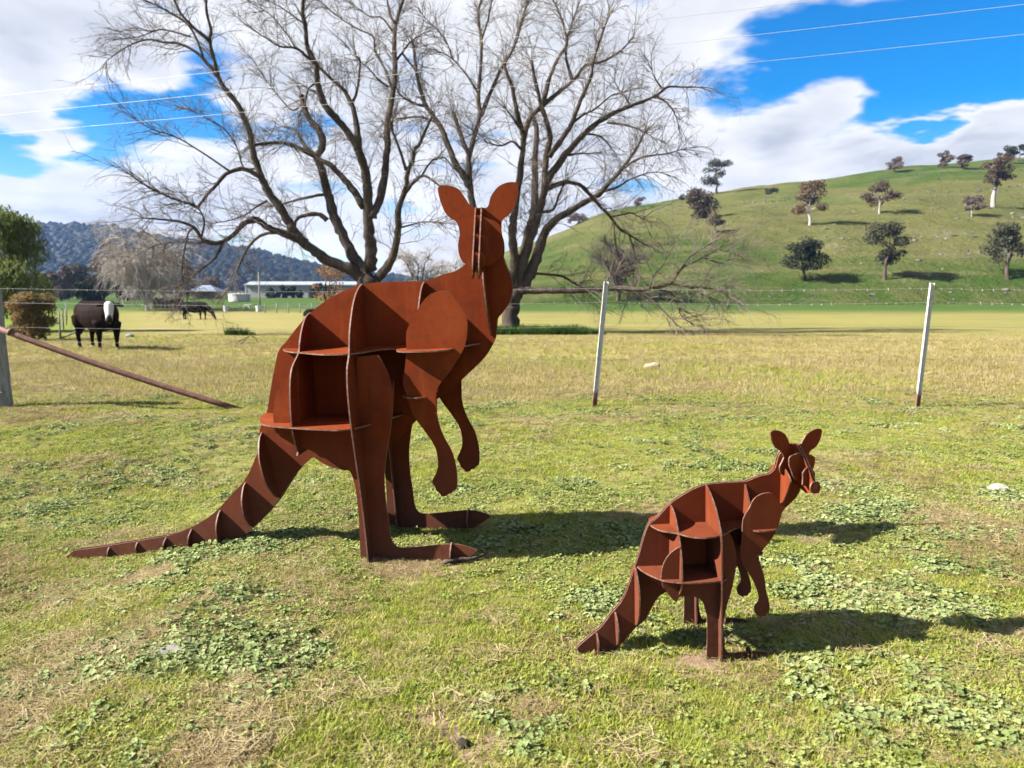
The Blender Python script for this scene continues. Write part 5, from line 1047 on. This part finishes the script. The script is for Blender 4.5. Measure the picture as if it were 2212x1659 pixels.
# ------------------------------------------------------------------ buildings and yard things far left
def cladding(col, var=.06):
    def f(t):
        p = world_pos(t); x, y, z = t.sep(p)
        w = t.n('ShaderNodeTexWave', {'Vector': p, 'Scale': 2.4, 'Distortion': 0.0}, wave_type='BANDS', bands_direction='X').outputs[1]
        n = t.noise(p, .5, 4, .6)
        c = t.mix(t.mapr(n, .3, .7, 0, .35), col, tuple(v * .75 for v in col))
        return principled(t, c, .5, t.bump(w, .3, .03), spec=.3)
    return f
SHEDWALL = material("pale_shed_cladding", cladding((0.50, 0.49, 0.46)))
SHEDROOF = material("pale_steel_roof", cladding((0.42, 0.46, 0.50)))
def shed():
    d = 172; x0, x1 = at(534, d), at(770, d); z0 = g1(x0, d) - .2
    root = thing("farm_shed", "long low pale metal farm shed behind a row of dark shrubs", "shed", ((x0 + x1) / 2, d, z0))
    L = x1 - x0; Hh = 3.0; W = 9
    m = MB(); m.box((0, W / 2, Hh / 2), (L, W, Hh)); m.build("wall", SHEDWALL, root)
    m = MB(); e_ = .25
    P = [(-L / 2 - e_, -e_, Hh), (L / 2 + e_, -e_, Hh), (L / 2 + e_, W / 2, Hh + .75), (-L / 2 - e_, W / 2, Hh + .75), (L / 2 + e_, W + e_, Hh), (-L / 2 - e_, W + e_, Hh)]
    P2 = [(a_, b_, c_ + .08) for a_, b_, c_ in P]
    m.add(P + P2, [(0, 3, 2, 1), (3, 5, 4, 2), (6, 7, 8, 9), (9, 8, 10, 11), (0, 1, 7, 6), (4, 5, 11, 10), (0, 6, 9, 3), (3, 9, 11, 5), (1, 2, 8, 7), (2, 4, 10, 8)])
    m.build("roof", SHEDROOF, root)
    m = MB(); m.box((0, -.34, Hh - .02), (L + .5, .14, .16)); m.build("gutter", material("white_gutter", lambda t: principled(t, (.55, .58, .62), .4)), root)
    m = MB(); m.box((-L / 2 + .12, -.02, Hh / 2), (.22, .08, Hh)); m.build("corner_trim", material("white_trim", lambda t: principled(t, (.78, .78, .78), .5)), root)
shed()
def tank():
    d = 124; x = at(521, d); z = g1(x, d)
    prof = [(0, 0), (1.62, 0), (1.66, .1), (1.66, 1.1), (1.72, 1.14), (1.72, 1.22), (1.5, 1.26), (0, 1.36)]
    V, Fc = [], []; S = 28
    for r_, zz in prof[1:-1]:
        for k in range(S): V.append((r_ * math.cos(6.2832 * k / S), r_ * math.sin(6.2832 * k / S), zz))
    V.append((0, 0, 1.36)); n = len(prof) - 2
    for i in range(n - 1):
        for k in range(S): Fc.append((i * S + k, i * S + (k + 1) % S, (i + 1) * S + (k + 1) % S, (i + 1) * S + k))
    for k in range(S): Fc.append(((n - 1) * S + k, (n - 1) * S + (k + 1) % S, len(V) - 1))
    def f(t):
        p = obj_pos(t); s = t.n('ShaderNodeMapping', {0: p, 3: (1, 1, .2)}).outputs[0]; nn = t.noise(s, 2.5, 4, .6)
        return principled(t, t.ramp(nn, [(.35, (.52, .52, .51)), (.6, (.80, .80, .78))]), .7)
    root = thing("water_tank", "round white concrete water tank beside the shed", "tank", (x, d, z))
    mesh_obj("tank_body", V, Fc, material("white_concrete", f), root)
    m = MB(); m.tube([(.4, -1.0, 1.25), (.4, -1.0, 1.42)], [.28, .28], 12); m.build("hatch", material("grey_hatch", lambda t: principled(t, (.4, .42, .44), .6)), root)
tank()
def house():
    d = 158; x = at(452, d); z = g1(x, d) - .2
    root = thing("farm_house", "small house with pale blue hipped roof seen over the grazing cow", "house", (x, d, z))
    m = MB(); m.box((0, 0, .9), (4.6, 4.6, 1.8)); m.build("wall", material("brown_brick_wall", lambda t: principled(t, t.ramp(t.noise(world_pos(t), 6, 3, .6), [(.3, (.20, .13, .10)), (.7, (.32, .22, .17))]), .9)), root)
    m = MB(); m.add([(-2.9, -2.9, 1.7), (2.9, -2.9, 1.7), (2.9, 2.9, 1.7), (-2.9, 2.9, 1.7), (-.8, 0, 2.9), (.8, 0, 2.9)], [(0, 1, 5, 4), (1, 2, 5), (2, 3, 4, 5), (3, 0, 4), (3, 2, 1, 0)])
    m.build("roof", material("pale_blue_roof", cladding((.30, .37, .48))), root)
    m = MB(); m.box((3.6, -1.2, 1.45), (2.6, 2.2, .1)); m.build("awning", SHEDROOF, root)
    m = MB(); m.box((4.7, -2.1, .7), (.1, .1, 1.45)); m.build("awning_post", TIMBER, root)
    m = MB(); m.box((.6, -2.33, 1.05), (1.1, .06, .8)); m.build("window", material("dark_window", lambda t: principled(t, (.03, .035, .04), .15, spec=.6)), root)
house()
def hut():
    d = 92; x0, x1 = at(333, d), at(400, d); z = g1(x0, d)
    root = thing("timber_yard", "low brown timber yard rails and sheds behind the weeping tree", "shed", ((x0 + x1) / 2, d, z))
    bm_ = material("brown_boards", lambda t: principled(t, t.ramp(t.noise(t.n('ShaderNodeMapping', {0: world_pos(t), 3: (6, 1, .3)}).outputs[0], 2, 4, .6), [(.3, (.07, .045, .035)), (.7, (.19, .13, .10))]), .9))
    L = x1 - x0; n = 16
    for i in range(n):
        m = MB(); hh = 1.15 + .06 * ((i * 7) % 3)
        m.box((-L / 2 + (i + .5) * L / n, .04 * (i % 2), hh / 2), (L / n * .93, .05, hh)); m.build("board", bm_, root)
    m = MB(); m.add([(-L / 2, -.2, 1.28), (L * .15, -.2, 1.28), (L * .15, 2.4, 1.75), (-L / 2, 2.4, 1.75), (-L / 2, -.2, 1.33), (L * .15, -.2, 1.33), (L * .15, 2.4, 1.80), (-L / 2, 2.4, 1.80)], [(3, 2, 1, 0), (4, 5, 6, 7), (0, 1, 5, 4), (1, 2, 6, 5), (2, 3, 7, 6), (3, 0, 4, 7)])
    m.build("roof", material("dull_brown_roof", lambda t: principled(t, (.17, .13, .11), .8)), root)
    m = MB(); m.box((L * .30, -.08, .62), (.22, .1, 1.25)); o = m.build("gate_post", material("red_oxide", lambda t: principled(t, (.26, .09, .06), .8)), root)
hut()
def pole():
    d = 90; x = at(564, d); z = g1(x, d)
    root = thing("power_pole", "thin grey pole standing in front of the shed", "pole", (x, d, z))
    m = MB(); m.tube([(0, 0, -.3), (.01, 0, 2), (0, 0, 4.15)], [.11, .095, .075], 8); m.build("shaft", TIMBER, root, True)
    m = MB(); m.tube([(0, -.02, 4.15), (0, -.02, 4.27)], [.095, .06], 8); m.build("cap", WIRE, root, True)
pole()
for px, lab in ((491, "white bucket on the grass right of the grazing cow"), (561, "white bucket at the foot of the thin grey pole")):
    d = 84; x = at(px, d)
    root = thing("bucket", lab, "bucket", (x, d, g1(x, d)), group="white buckets in the paddock")
    m = MB(); m.tube([(0, 0, 0), (0, 0, .02), (0, 0, .62), (0, 0, .66), (0, 0, .66)], [.24, .26, .30, .32, .27], 14); m.build("pail", material("white_plastic", lambda t: principled(t, (.8, .8, .8), .4)), root)
    m = MB(); m.tube([(-.31, 0, .62), (-.2, 0, .42), (0, -.02, .36), (.2, 0, .42), (.31, 0, .62)], [.012] * 5, 5); m.build("handle", WIRE, root)
def yard_frame():
    d = 84; x = at(545, d)
    root = thing("yard_frame", "grey pipe gate frame with a diagonal brace left of the pole", "gate", (x, d, g1(x, d)))
    for a_, b_, nm in (((-.75, 0, 0), (-.75, 0, .72), "upright"), ((.7, 0, 0), (.7, 0, .78), "upright"), ((-.75, 0, .72), (.7, 0, .78), "rail"), ((-.35, 0, .74), (.1, -.1, 0), "brace")):
        m = MB(); m.tube([a_, b_], [.055, .055], 8); m.build(nm, TIMBER, root, True)
yard_frame()
def stock_fence(name, label, stops, ph, n_wires, r):
    root = thing(name, label, "fence", (*stops[0], g1(*stops[0])))
    o = Vector(root.location)
    for x, y in stops:
        z = g1(x, y); m = MB(); m.tube([(x - o.x, y - o.y, z - o.z - .1), (x - o.x, y - o.y, z - o.z + ph)], [r, r * .9], 7); m.build("post", TIMBER, root, True)
    for k in range(n_wires):
        m = MB(); h = ph * (k + 1) / (n_wires + .4)
        m.tube([(x - o.x, y - o.y, g1(x, y) - o.z + h) for x, y in stops], [.006] * len(stops), 4); m.build("wire", WIRE, root)
    return root
sf = stock_fence("stock_fence", "side fence of thin posts running away past the white faced cow", [(at(131, 27.8), 27.8), (at(139, 36), 36), (at(146, 46), 46), (at(148, 58), 58), (at(148, 74), 74), (at(149, 90), 90)], .98, 4, .035)
m = MB(); m.tube([(.05, 0, .04), (1.35, .2, .62)], [.03, .03], 7); m.build("brace", TIMBER, sf, True)
stock_fence("stock_fence", "distant post fence in front of the shed shrubs", [(at(p, 80 + .02 * i), 80 + .02 * i) for i, p in enumerate((575, 600, 625, 650, 675, 700, 725, 750))], 1.0, 3, .05)
# ------------------------------------------------------------------ power lines overhead
for i, ((xa, ya), (xb, yb), lab) in enumerate((((-30, 29.6), (30, 8.2), "uppermost pale power line crossing the sky"), ((-30, 29.2), (30, 7.6), "middle pale power line crossing the sky"), ((-30, 31.2), (30, 9.4), "lowest pale power line crossing the sky"))):
    zc = (7.75, 7.05, 7.0)[i]
    m = MB(); pts = []
    for k in range(41):
        f = k / 40; pts.append((xa + (xb - xa) * f, ya + (yb - ya) * f, zc - .25 * math.sin(math.pi * f)))
    m.tube(pts, [.0042] * 41, 6)
    tag(m.build("power_line", material("aluminium_line", lambda t: principled(t, (.6, .6, .6), .4, metal=.2)) if i == 0 else bpy.data.materials["aluminium_line"], None, True), lab, "power line", "power lines overhead")
# ------------------------------------------------------------------ loose things on the grass
def rock(name, label, x, y, dims, col, seed, sink=.3, rot=0.0):
    rng = random.Random(seed)
    bm = bmesh.new(); bmesh.ops.create_icosphere(bm, subdivisions=3, radius=1)
    ph = [rng.uniform(0, 6.28) for _ in range(9)]
    for v in bm.verts:
        c = v.co; k = 1 + .13 * math.sin(3.1 * c.x + ph[0]) * math.cos(2.7 * c.y + ph[1]) + .08 * math.sin(6 * c.z + ph[2] + 4 * c.x) + .05 * math.sin(11 * c.y + ph[3] + 7 * c.x) + rng.uniform(-.02, .02)
        v.co = Vector((c.x * dims[0] * k, c.y * dims[1] * k, c.z * dims[2] * k))
    me = bpy.data.meshes.new(name); bm.to_mesh(me); bm.free()
    def f(t):
        p = obj_pos(t); n = t.noise(p, 14, 6, .65); return principled(t, t.ramp(n, [(.3, tuple(v * .6 for v in col)), (.65, col)]), .9, t.bump(n, .5, .02))
    me.materials.append(material(name + "_stone", f))
    o = link(bpy.data.objects.new(name, me)); o.location = (x, y, g1(x, y) + dims[2] * (1 - 2 * sink)); o.rotation_euler = (0, 0, rot)
    return tag(o, label, "rock")
rock("rock", "flat cream stone in the grass near the right edge", 3.62, 5.60, (.085, .06, .035), (.62, .56, .44), 1)
rock("rock", "cream stone beyond the fence between the two white pickets", 2.85, 15.6, (.17, .12, .085), (.66, .55, .38), 2)
rock("rock", "half buried grey stone in the lawn front left", -1.38, 3.02, (.085, .06, .02), (.36, .33, .28), 3, .35, .5)
rock("rock", "small grey stone on the paddock right of the white faced cow", -14.4, 29, (.16, .12, .09), (.42, .42, .42), 4)
rock("soil_clod", "dark clod lying in the bare soil at the front of the lawn", -.155, 2.33, (.022, .018, .016), (.04, .025, .02), 5, .2)
m = MB(); m.tube(catmull([(-.38, 4.02, .012), (-.30, 4.05, .03), (-.22, 4.06, .028), (-.14, 4.13, .035)], 3), [.009, .01, .011, .011, .011, .01, .009, .009, .008, .007], 7)
tag(m.build("stick", DARKBARK, None, True), "short dark stick lying against the tall kangaroo's near foot", "stick")
m = MB()
for a_, b_ in (((0, 0, .02), (.5, .1, .3)), ((.1, .1, .03), (.75, -.1, .06)), ((.5, .1, .3), (.7, .2, .05)), ((-.3, 0, .02), (.35, .05, .18)), ((.2, -.1, .02), (.45, .1, .25))):
    m.tube([a_, tuple((p + q) / 2 + .03 for p, q in zip(a_, b_)), b_], [.018, .014, .008], 5)
o = m.build("fallen_branch", TWIG, None, True); o.location = (at(505, 24), 24, g1(at(505, 24), 24)); tag(o, "small bleached fallen branch on the paddock left of the tall kangaroo", "branch")

# ------------------------------------------------------------------ ground cover
def cover_mat(name, stops, rnd=.35, trans=.35, scale=.9):
    def f(t):
        w = world_pos(t); r = obj_rand(t); n = t.noise(w, scale, 5, .6); nf = t.noise(w, 9, 3, .6)
        v = t.math('ADD', t.math('ADD', t.math('MULTIPLY', n, .55), t.math('MULTIPLY', nf, .3)), t.math('MULTIPLY', t.math('SUBTRACT', r, .3), rnd))
        return leafshader(t, t.mix(1.0, t.ramp(v, stops), (1.22, 1.22, 1.15), 'MULTIPLY'), trans, .55, .07)
    return material(name, f)
GRASS = cover_mat("lawn_grass", [(.25, (.25, .33, .04)), (.45, (.37, .42, .065)), (.64, (.49, .485, .125)), (.84, (.58, .51, .24))])
STRAW = cover_mat("dry_straw", [(.25, (.26, .19, .09)), (.5, (.40, .31, .165)), (.75, (.54, .45, .29))], .4, .25)
CLOVER = cover_mat("clover_leaves", [(.25, (.21, .27, .06)), (.5, (.33, .38, .115)), (.75, (.46, .49, .19))], .35, .3)
MALLOW = cover_mat("grey_green_weed", [(.25, (.16, .22, .07)), (.5, (.27, .33, .13)), (.75, (.41, .46, .22))], .35, .25)
PADGRASS = cover_mat("paddock_grass", [(.25, (.27, .265, .075)), (.42, (.40, .355, .125)), (.56, (.50, .41, .19)), (.75, (.60, .48, .29))], .3, .3, .35)
LUSH = cover_mat("rank_green_grass", [(.3, (.035, .085, .015)), (.7, (.10, .17, .035))], .3, .3)
def blade_tuft(rng, n, rad, h, wid, spread, bend):
    V, Fc = [], []
    for k in range(n):
        an = rng.uniform(0, 6.283); rr = rad * math.sqrt(rng.uniform(0, 1)); b = np.array([math.cos(an) * rr, math.sin(an) * rr, -.004])
        d = rng.uniform(0, 6.283); t_ = rng.uniform(0, spread); dirv = np.array([math.cos(d) * math.sin(t_), math.sin(d) * math.sin(t_), math.cos(t_)])
        L = h * rng.uniform(.5, 1.15); s = np.array([-math.sin(d), math.cos(d), 0]) * wid * rng.uniform(.6, 1.2)
        bd = np.array([math.cos(d), math.sin(d), -.6]) * bend * L * rng.uniform(.4, 1.3)
        p1 = b + dirv * L * .55 + bd * .3; p2 = b + dirv * L + bd
        i = len(V); V += [b - s, b + s, p1 + s * .8, p1 - s * .8, p2]
        Fc += [(i, i + 1, i + 2, i + 3), (i + 3, i + 2, i + 4)]
    return V, Fc
def straw_litter(rng, n, rad):
    V, Fc = [], []
    for k in range(n):
        an = rng.uniform(0, 6.283); rr = rad * math.sqrt(rng.uniform(0, 1)); c = np.array([math.cos(an) * rr, math.sin(an) * rr, rng.uniform(.003, .018)])
        d = rng.uniform(0, 6.283); u = np.array([math.cos(d), math.sin(d), rng.uniform(-.2, .35)]) * rng.uniform(.008, .030); s = np.array([-math.sin(d), math.cos(d), rng.uniform(-.5, .5)]) * rng.uniform(.0005, .0012)
        i = len(V); V += [c - u - s, c - u + s, c + u + s, c + u - s]; Fc.append((i, i + 1, i + 2, i + 3))
    return V, Fc
def rosette(rng, n, rad, hmax, leaf, lobed=False):
    V, Fc = [], []
    for k in range(n):
        an = rng.uniform(0, 6.283); rr = rad * math.sqrt(rng.uniform(0, 1)); hh = hmax * (1 - .6 * rr / rad) * rng.uniform(.5, 1.1)
        c = np.array([math.cos(an) * rr, math.sin(an) * rr, hh])
        nrm = np.array([math.cos(an) * .5 * rr / rad + rng.normal(0, .28), math.sin(an) * .5 * rr / rad + rng.normal(0, .28), 1.0]); nrm /= np.linalg.norm(nrm)
        a_ = np.cross(nrm, [rng.normal(), rng.normal(), 0]); a_ /= np.linalg.norm(a_); b_ = np.cross(nrm, a_)
        l = leaf * rng.uniform(.6, 1.2); i = len(V); m_ = 9
        V.append(c - nrm * l * .12)
        for q in range(m_):
            t_ = 6.283 * q / m_; rl = l * (1 + (.16 * (q % 2) if lobed else 0) - (.45 if q == 0 else 0)); V.append(c + (a_ * math.cos(t_) + b_ * math.sin(t_)) * rl + nrm * l * rng.uniform(.0, .22))
        for q in range(m_): Fc.append((i, i + 1 + q, i + 1 + (q + 1) % m_))
        j = len(V); s = a_ * .0012; V += [c - s, c + s, np.array([c[0] * .35, c[1] * .35, 0]) + s]; Fc.append((j, j + 1, j + 2))
    return V, Fc
def make_sources(name, makers):
    col = bpy.data.collections.new(name)
    for i, (V, Fc, mt) in enumerate(makers):
        me = bpy.data.meshes.new("%s_%02d" % (name, i)); me.from_pydata([tuple(v) for v in V], [], Fc); me.materials.append(mt); me.update()
        o = bpy.data.objects.new("%s_%02d" % (name, i), me); col.objects.link(o)
    return col
def scatter(name, label, cat, col, X, Y, idx, scl, rng, tilt=.12):
    me = bpy.data.meshes.new(name); n = len(X)
    co = np.stack([X, Y, gz(X, Y)], 1).astype(np.float32)
    me.vertices.add(n); me.vertices.foreach_set('co', co.ravel())
    rot = np.stack([rng.normal(0, tilt, n), rng.normal(0, tilt, n), rng.uniform(0, 6.283, n)], 1).astype(np.float32)
    for nm, ty, dat in (("rot", 'FLOAT_VECTOR', rot.ravel()), ("scl", 'FLOAT', scl.astype(np.float32)), ("idx", 'INT', idx.astype(np.int32))):
        at_ = me.attributes.new(nm, ty, 'POINT'); at_.data.foreach_set('vector' if ty == 'FLOAT_VECTOR' else 'value', dat)
    o = link(bpy.data.objects.new(name, me))
    g = bpy.data.node_groups.new(name + "_scatter", 'GeometryNodeTree')
    g.interface.new_socket("Geometry", in_out='INPUT', socket_type='NodeSocketGeometry'); g.interface.new_socket("Geometry", in_out='OUTPUT', socket_type='NodeSocketGeometry')
    gi = g.nodes.new('NodeGroupInput'); go = g.nodes.new('NodeGroupOutput')
    ci = g.nodes.new('GeometryNodeCollectionInfo'); ci.inputs['Collection'].default_value = col; ci.inputs['Separate Children'].default_value = True; ci.inputs['Reset Children'].default_value = True
    ip = g.nodes.new('GeometryNodeInstanceOnPoints'); ip.inputs['Pick Instance'].default_value = True
    def attr(nm, ty):
        a_ = g.nodes.new('GeometryNodeInputNamedAttribute'); a_.data_type = ty; a_.inputs[0].default_value = nm; return a_.outputs[0]
    e2r = g.nodes.new('FunctionNodeEulerToRotation'); g.links.new(attr("rot", 'FLOAT_VECTOR'), e2r.inputs[0])
    g.links.new(gi.outputs[0], ip.inputs['Points']); g.links.new(ci.outputs[0], ip.inputs['Instance']); g.links.new(attr("idx", 'INT'), ip.inputs['Instance Index'])
    g.links.new(e2r.outputs[0], ip.inputs['Rotation']); g.links.new(attr("scl", 'FLOAT'), ip.inputs['Scale']); g.links.new(ip.outputs[0], go.inputs[0])
    md = o.modifiers.new("scatter", 'NODES'); md.node_group = g
    return tag(o, label, cat, kind='stuff')
rg = np.random.default_rng(77)
def wedge(n, y0, y1, margin=.6):
    """points spread evenly over the strip of ground between two distances"""
    y = np.sqrt(rg.uniform(y0 * y0, y1 * y1, n)); x = rg.uniform(-1, 1, n) * (y * .70 + margin)
    return x, y
def fb(x, y, s, seed): return .55 * vnoise(x, y, s, seed) + .3 * vnoise(x, y, s * .45, seed + 1) + .15 * vnoise(x, y, s * .2, seed + 2)
# bare scuffed soil round the feet and here and there
def bare(x, y):
    b = np.zeros_like(x)
    for cx, cy, r in ((-.55, 4.05, .34), (-.42, 4.15, .3), (.82, 2.93, .24), (.9, 2.9, .22), (-.25, 2.45, .18), (-.12, 2.30, .16), (-.95, 2.25, .22), (.05, 2.55, .14), (-2.0, 4.1, .2)):
        b = np.maximum(b, 1 - np.hypot(x - cx, (y - cy) * 1.0) / r)
    return np.clip(b * 1.6, 0, 1)
lawn_src = make_sources("lawn_tuft", [(*blade_tuft(rg, 30, .04, .030, .0016, 1.05, .4), GRASS) for _ in range(5)] + [(*straw_litter(rg, 40, .06), STRAW) for _ in range(4)] + [(*blade_tuft(rg, 14, .03, .045, .0014, .8, .4), STRAW) for _ in range(2)])
x1, y1 = wedge(42000, 1.45, 5.2); x2, y2 = wedge(54000, 5.2, 12.6)
X = np.concatenate([x1, x2]); Yv = np.concatenate([y1, y2])
dry = fb(X, Yv, 1.0, 31); bb = bare(X, Yv); dryness = dry + .10 * sstep(7.5, 11, Yv) + .25 * bb
r = rg.uniform(0, 1, len(X))
is_straw = r < sstep(.49, .82, dryness) * .55 + .10
idx = np.where(is_straw, np.where(rg.uniform(0, 1, len(X)) < .8, rg.integers(5, 9, len(X)), rg.integers(9, 11, len(X))), rg.integers(0, 5, len(X)))
keep = (rg.uniform(0, 1, len(X)) > bb * .9 * (~is_straw))
lush = fb(X, Yv, 1.6, 41)
scl = rg.uniform(.65, 1.2, len(X)) * (.75 + .6 * sstep(.45, .7, lush)) * (1 + .05 * np.maximum(Yv - 5, 0))
scatter("grass", "short green and straw coloured lawn grass", "grass", lawn_src, X[keep], Yv[keep], idx[keep], scl[keep], rg)
weed_src = make_sources("weed_clump", [(*rosette(rg, 22, .05, .020, .0066), CLOVER) for _ in range(4)] + [(*rosette(rg, 18, .05, .030, .0100, True), MALLOW) for _ in range(4)])
x1, y1 = wedge(26000, 1.45, 6.0); x2, y2 = wedge(20000, 6.0, 11.0)
X = np.concatenate([x1, x2]); Yv = np.concatenate([y1, y2])
wd = fb(X, Yv, .55, 51); ml = fb(X, Yv, .5, 61); bb = bare(X, Yv)
bias = .07 * sstep(-.2, 1.6, X) * (1 - sstep(4.5, 7, Yv)) - .05 * sstep(-.6, -2.0, X) * (1 - sstep(2.2, 4.5, Yv))
isw = wd + bias + rg.normal(0, .12, len(X)) > .55
ismal = ml + bias * .6 + rg.normal(0, .07, len(X)) > .66 + .06 * sstep(5, 8, Yv)
keep = (isw | ismal) & (bb < .3)
idx = np.where(ismal, rg.integers(4, 8, len(X)), rg.integers(0, 4, len(X)))
scl = rg.uniform(.6, 1.25, len(X)) * (1 + .04 * np.maximum(Yv - 5, 0))
scatter("weeds", "clover and grey green broad leaved weeds matted in the lawn", "weeds", weed_src, X[keep], Yv[keep], idx[keep], scl[keep], rg, .2)
pad_src = make_sources("paddock_tuft", [(*blade_tuft(rg, 34, .10, .075, .0028, .75, .3), PADGRASS) for _ in range(5)] + [(*blade_tuft(rg, 12, .05, .17, .0022, .45, .25), STRAW) for _ in range(3)] + [(*blade_tuft(rg, 26, .10, .09, .004, .6, .3), GRASS) for _ in range(2)])
x1, y1 = wedge(27000, 9.0, 18, 1); x2, y2 = wedge(24000, 18, 36, 1)
X = np.concatenate([x1, x2]); Yv = np.concatenate([y1, y2])
gr = fb(X, Yv, 4.5, 71); r = rg.uniform(0, 1, len(X))
idx = np.where(r < .16, rg.integers(5, 8, len(X)), np.where((gr > .60) & (r < .5), rg.integers(8, 10, len(X)), rg.integers(0, 5, len(X))))
scl = rg.uniform(.6, 1.25, len(X)) * (1 + .02 * np.maximum(Yv - 12, 0)) * np.where(idx >= 5, .9, 1) * (1 - .85 * sstep(22, 36, Yv)) * (.35 + .65 * sstep(8.8, 12, Yv + (fb(X, Yv, 2.0, 81) - .5) * 4))
scatter("paddock_grass", "dry tan and olive pasture grass beyond the fence", "grass", pad_src, X, Yv, idx, scl, rg)
rank_src = make_sources("rank_tuft", [(*blade_tuft(rg, 30, .16, .42, .012, .5, .35), LUSH) for _ in range(4)])
X = np.concatenate([rg.uniform(at(1062, 31.2), at(1305, 31.2), 520), at(500, 31) + rg.normal(0, .12, 10), at(530, 31) + rg.normal(0, .14, 12)])
Yv = np.concatenate([rg.uniform(30.6, 32.0, 520), 31 + rg.normal(0, .1, 22)])
edge = np.concatenate([1 - .55 * sstep(at(1240, 31), at(1305, 31), X[:520]), np.full(22, 1.0)])
scatter("rank_grass", "strip of tall dark green grass along the bare tree's foot", "grass", rank_src, X, Yv, rg.integers(0, 4, len(X)), rg.uniform(.6, 1.15, len(X)) * edge, rg, .1)

# ------------------------------------------------------------------ the air
def haze():
    m = MB(); m.box((-200, 560, 58), (3400, 1500, 170)); o = m.build("haze", None)
    o.data.materials.clear()
    mt = bpy.data.materials.new("valley_haze"); mt.use_nodes = True; t = NT(mt.node_tree)
    out = t.n('ShaderNodeOutputMaterial'); v = t.n('ShaderNodeVolumePrincipled', {'Color': (.30, .50, 1.0, 1), 'Density': .00013, 'Anisotropy': .2})
    t.t.links.new(v.outputs[0], out.inputs['Volume']); o.data.materials.append(mt)
    tag(o, "thin blue valley haze", "haze", kind='stuff')
haze()
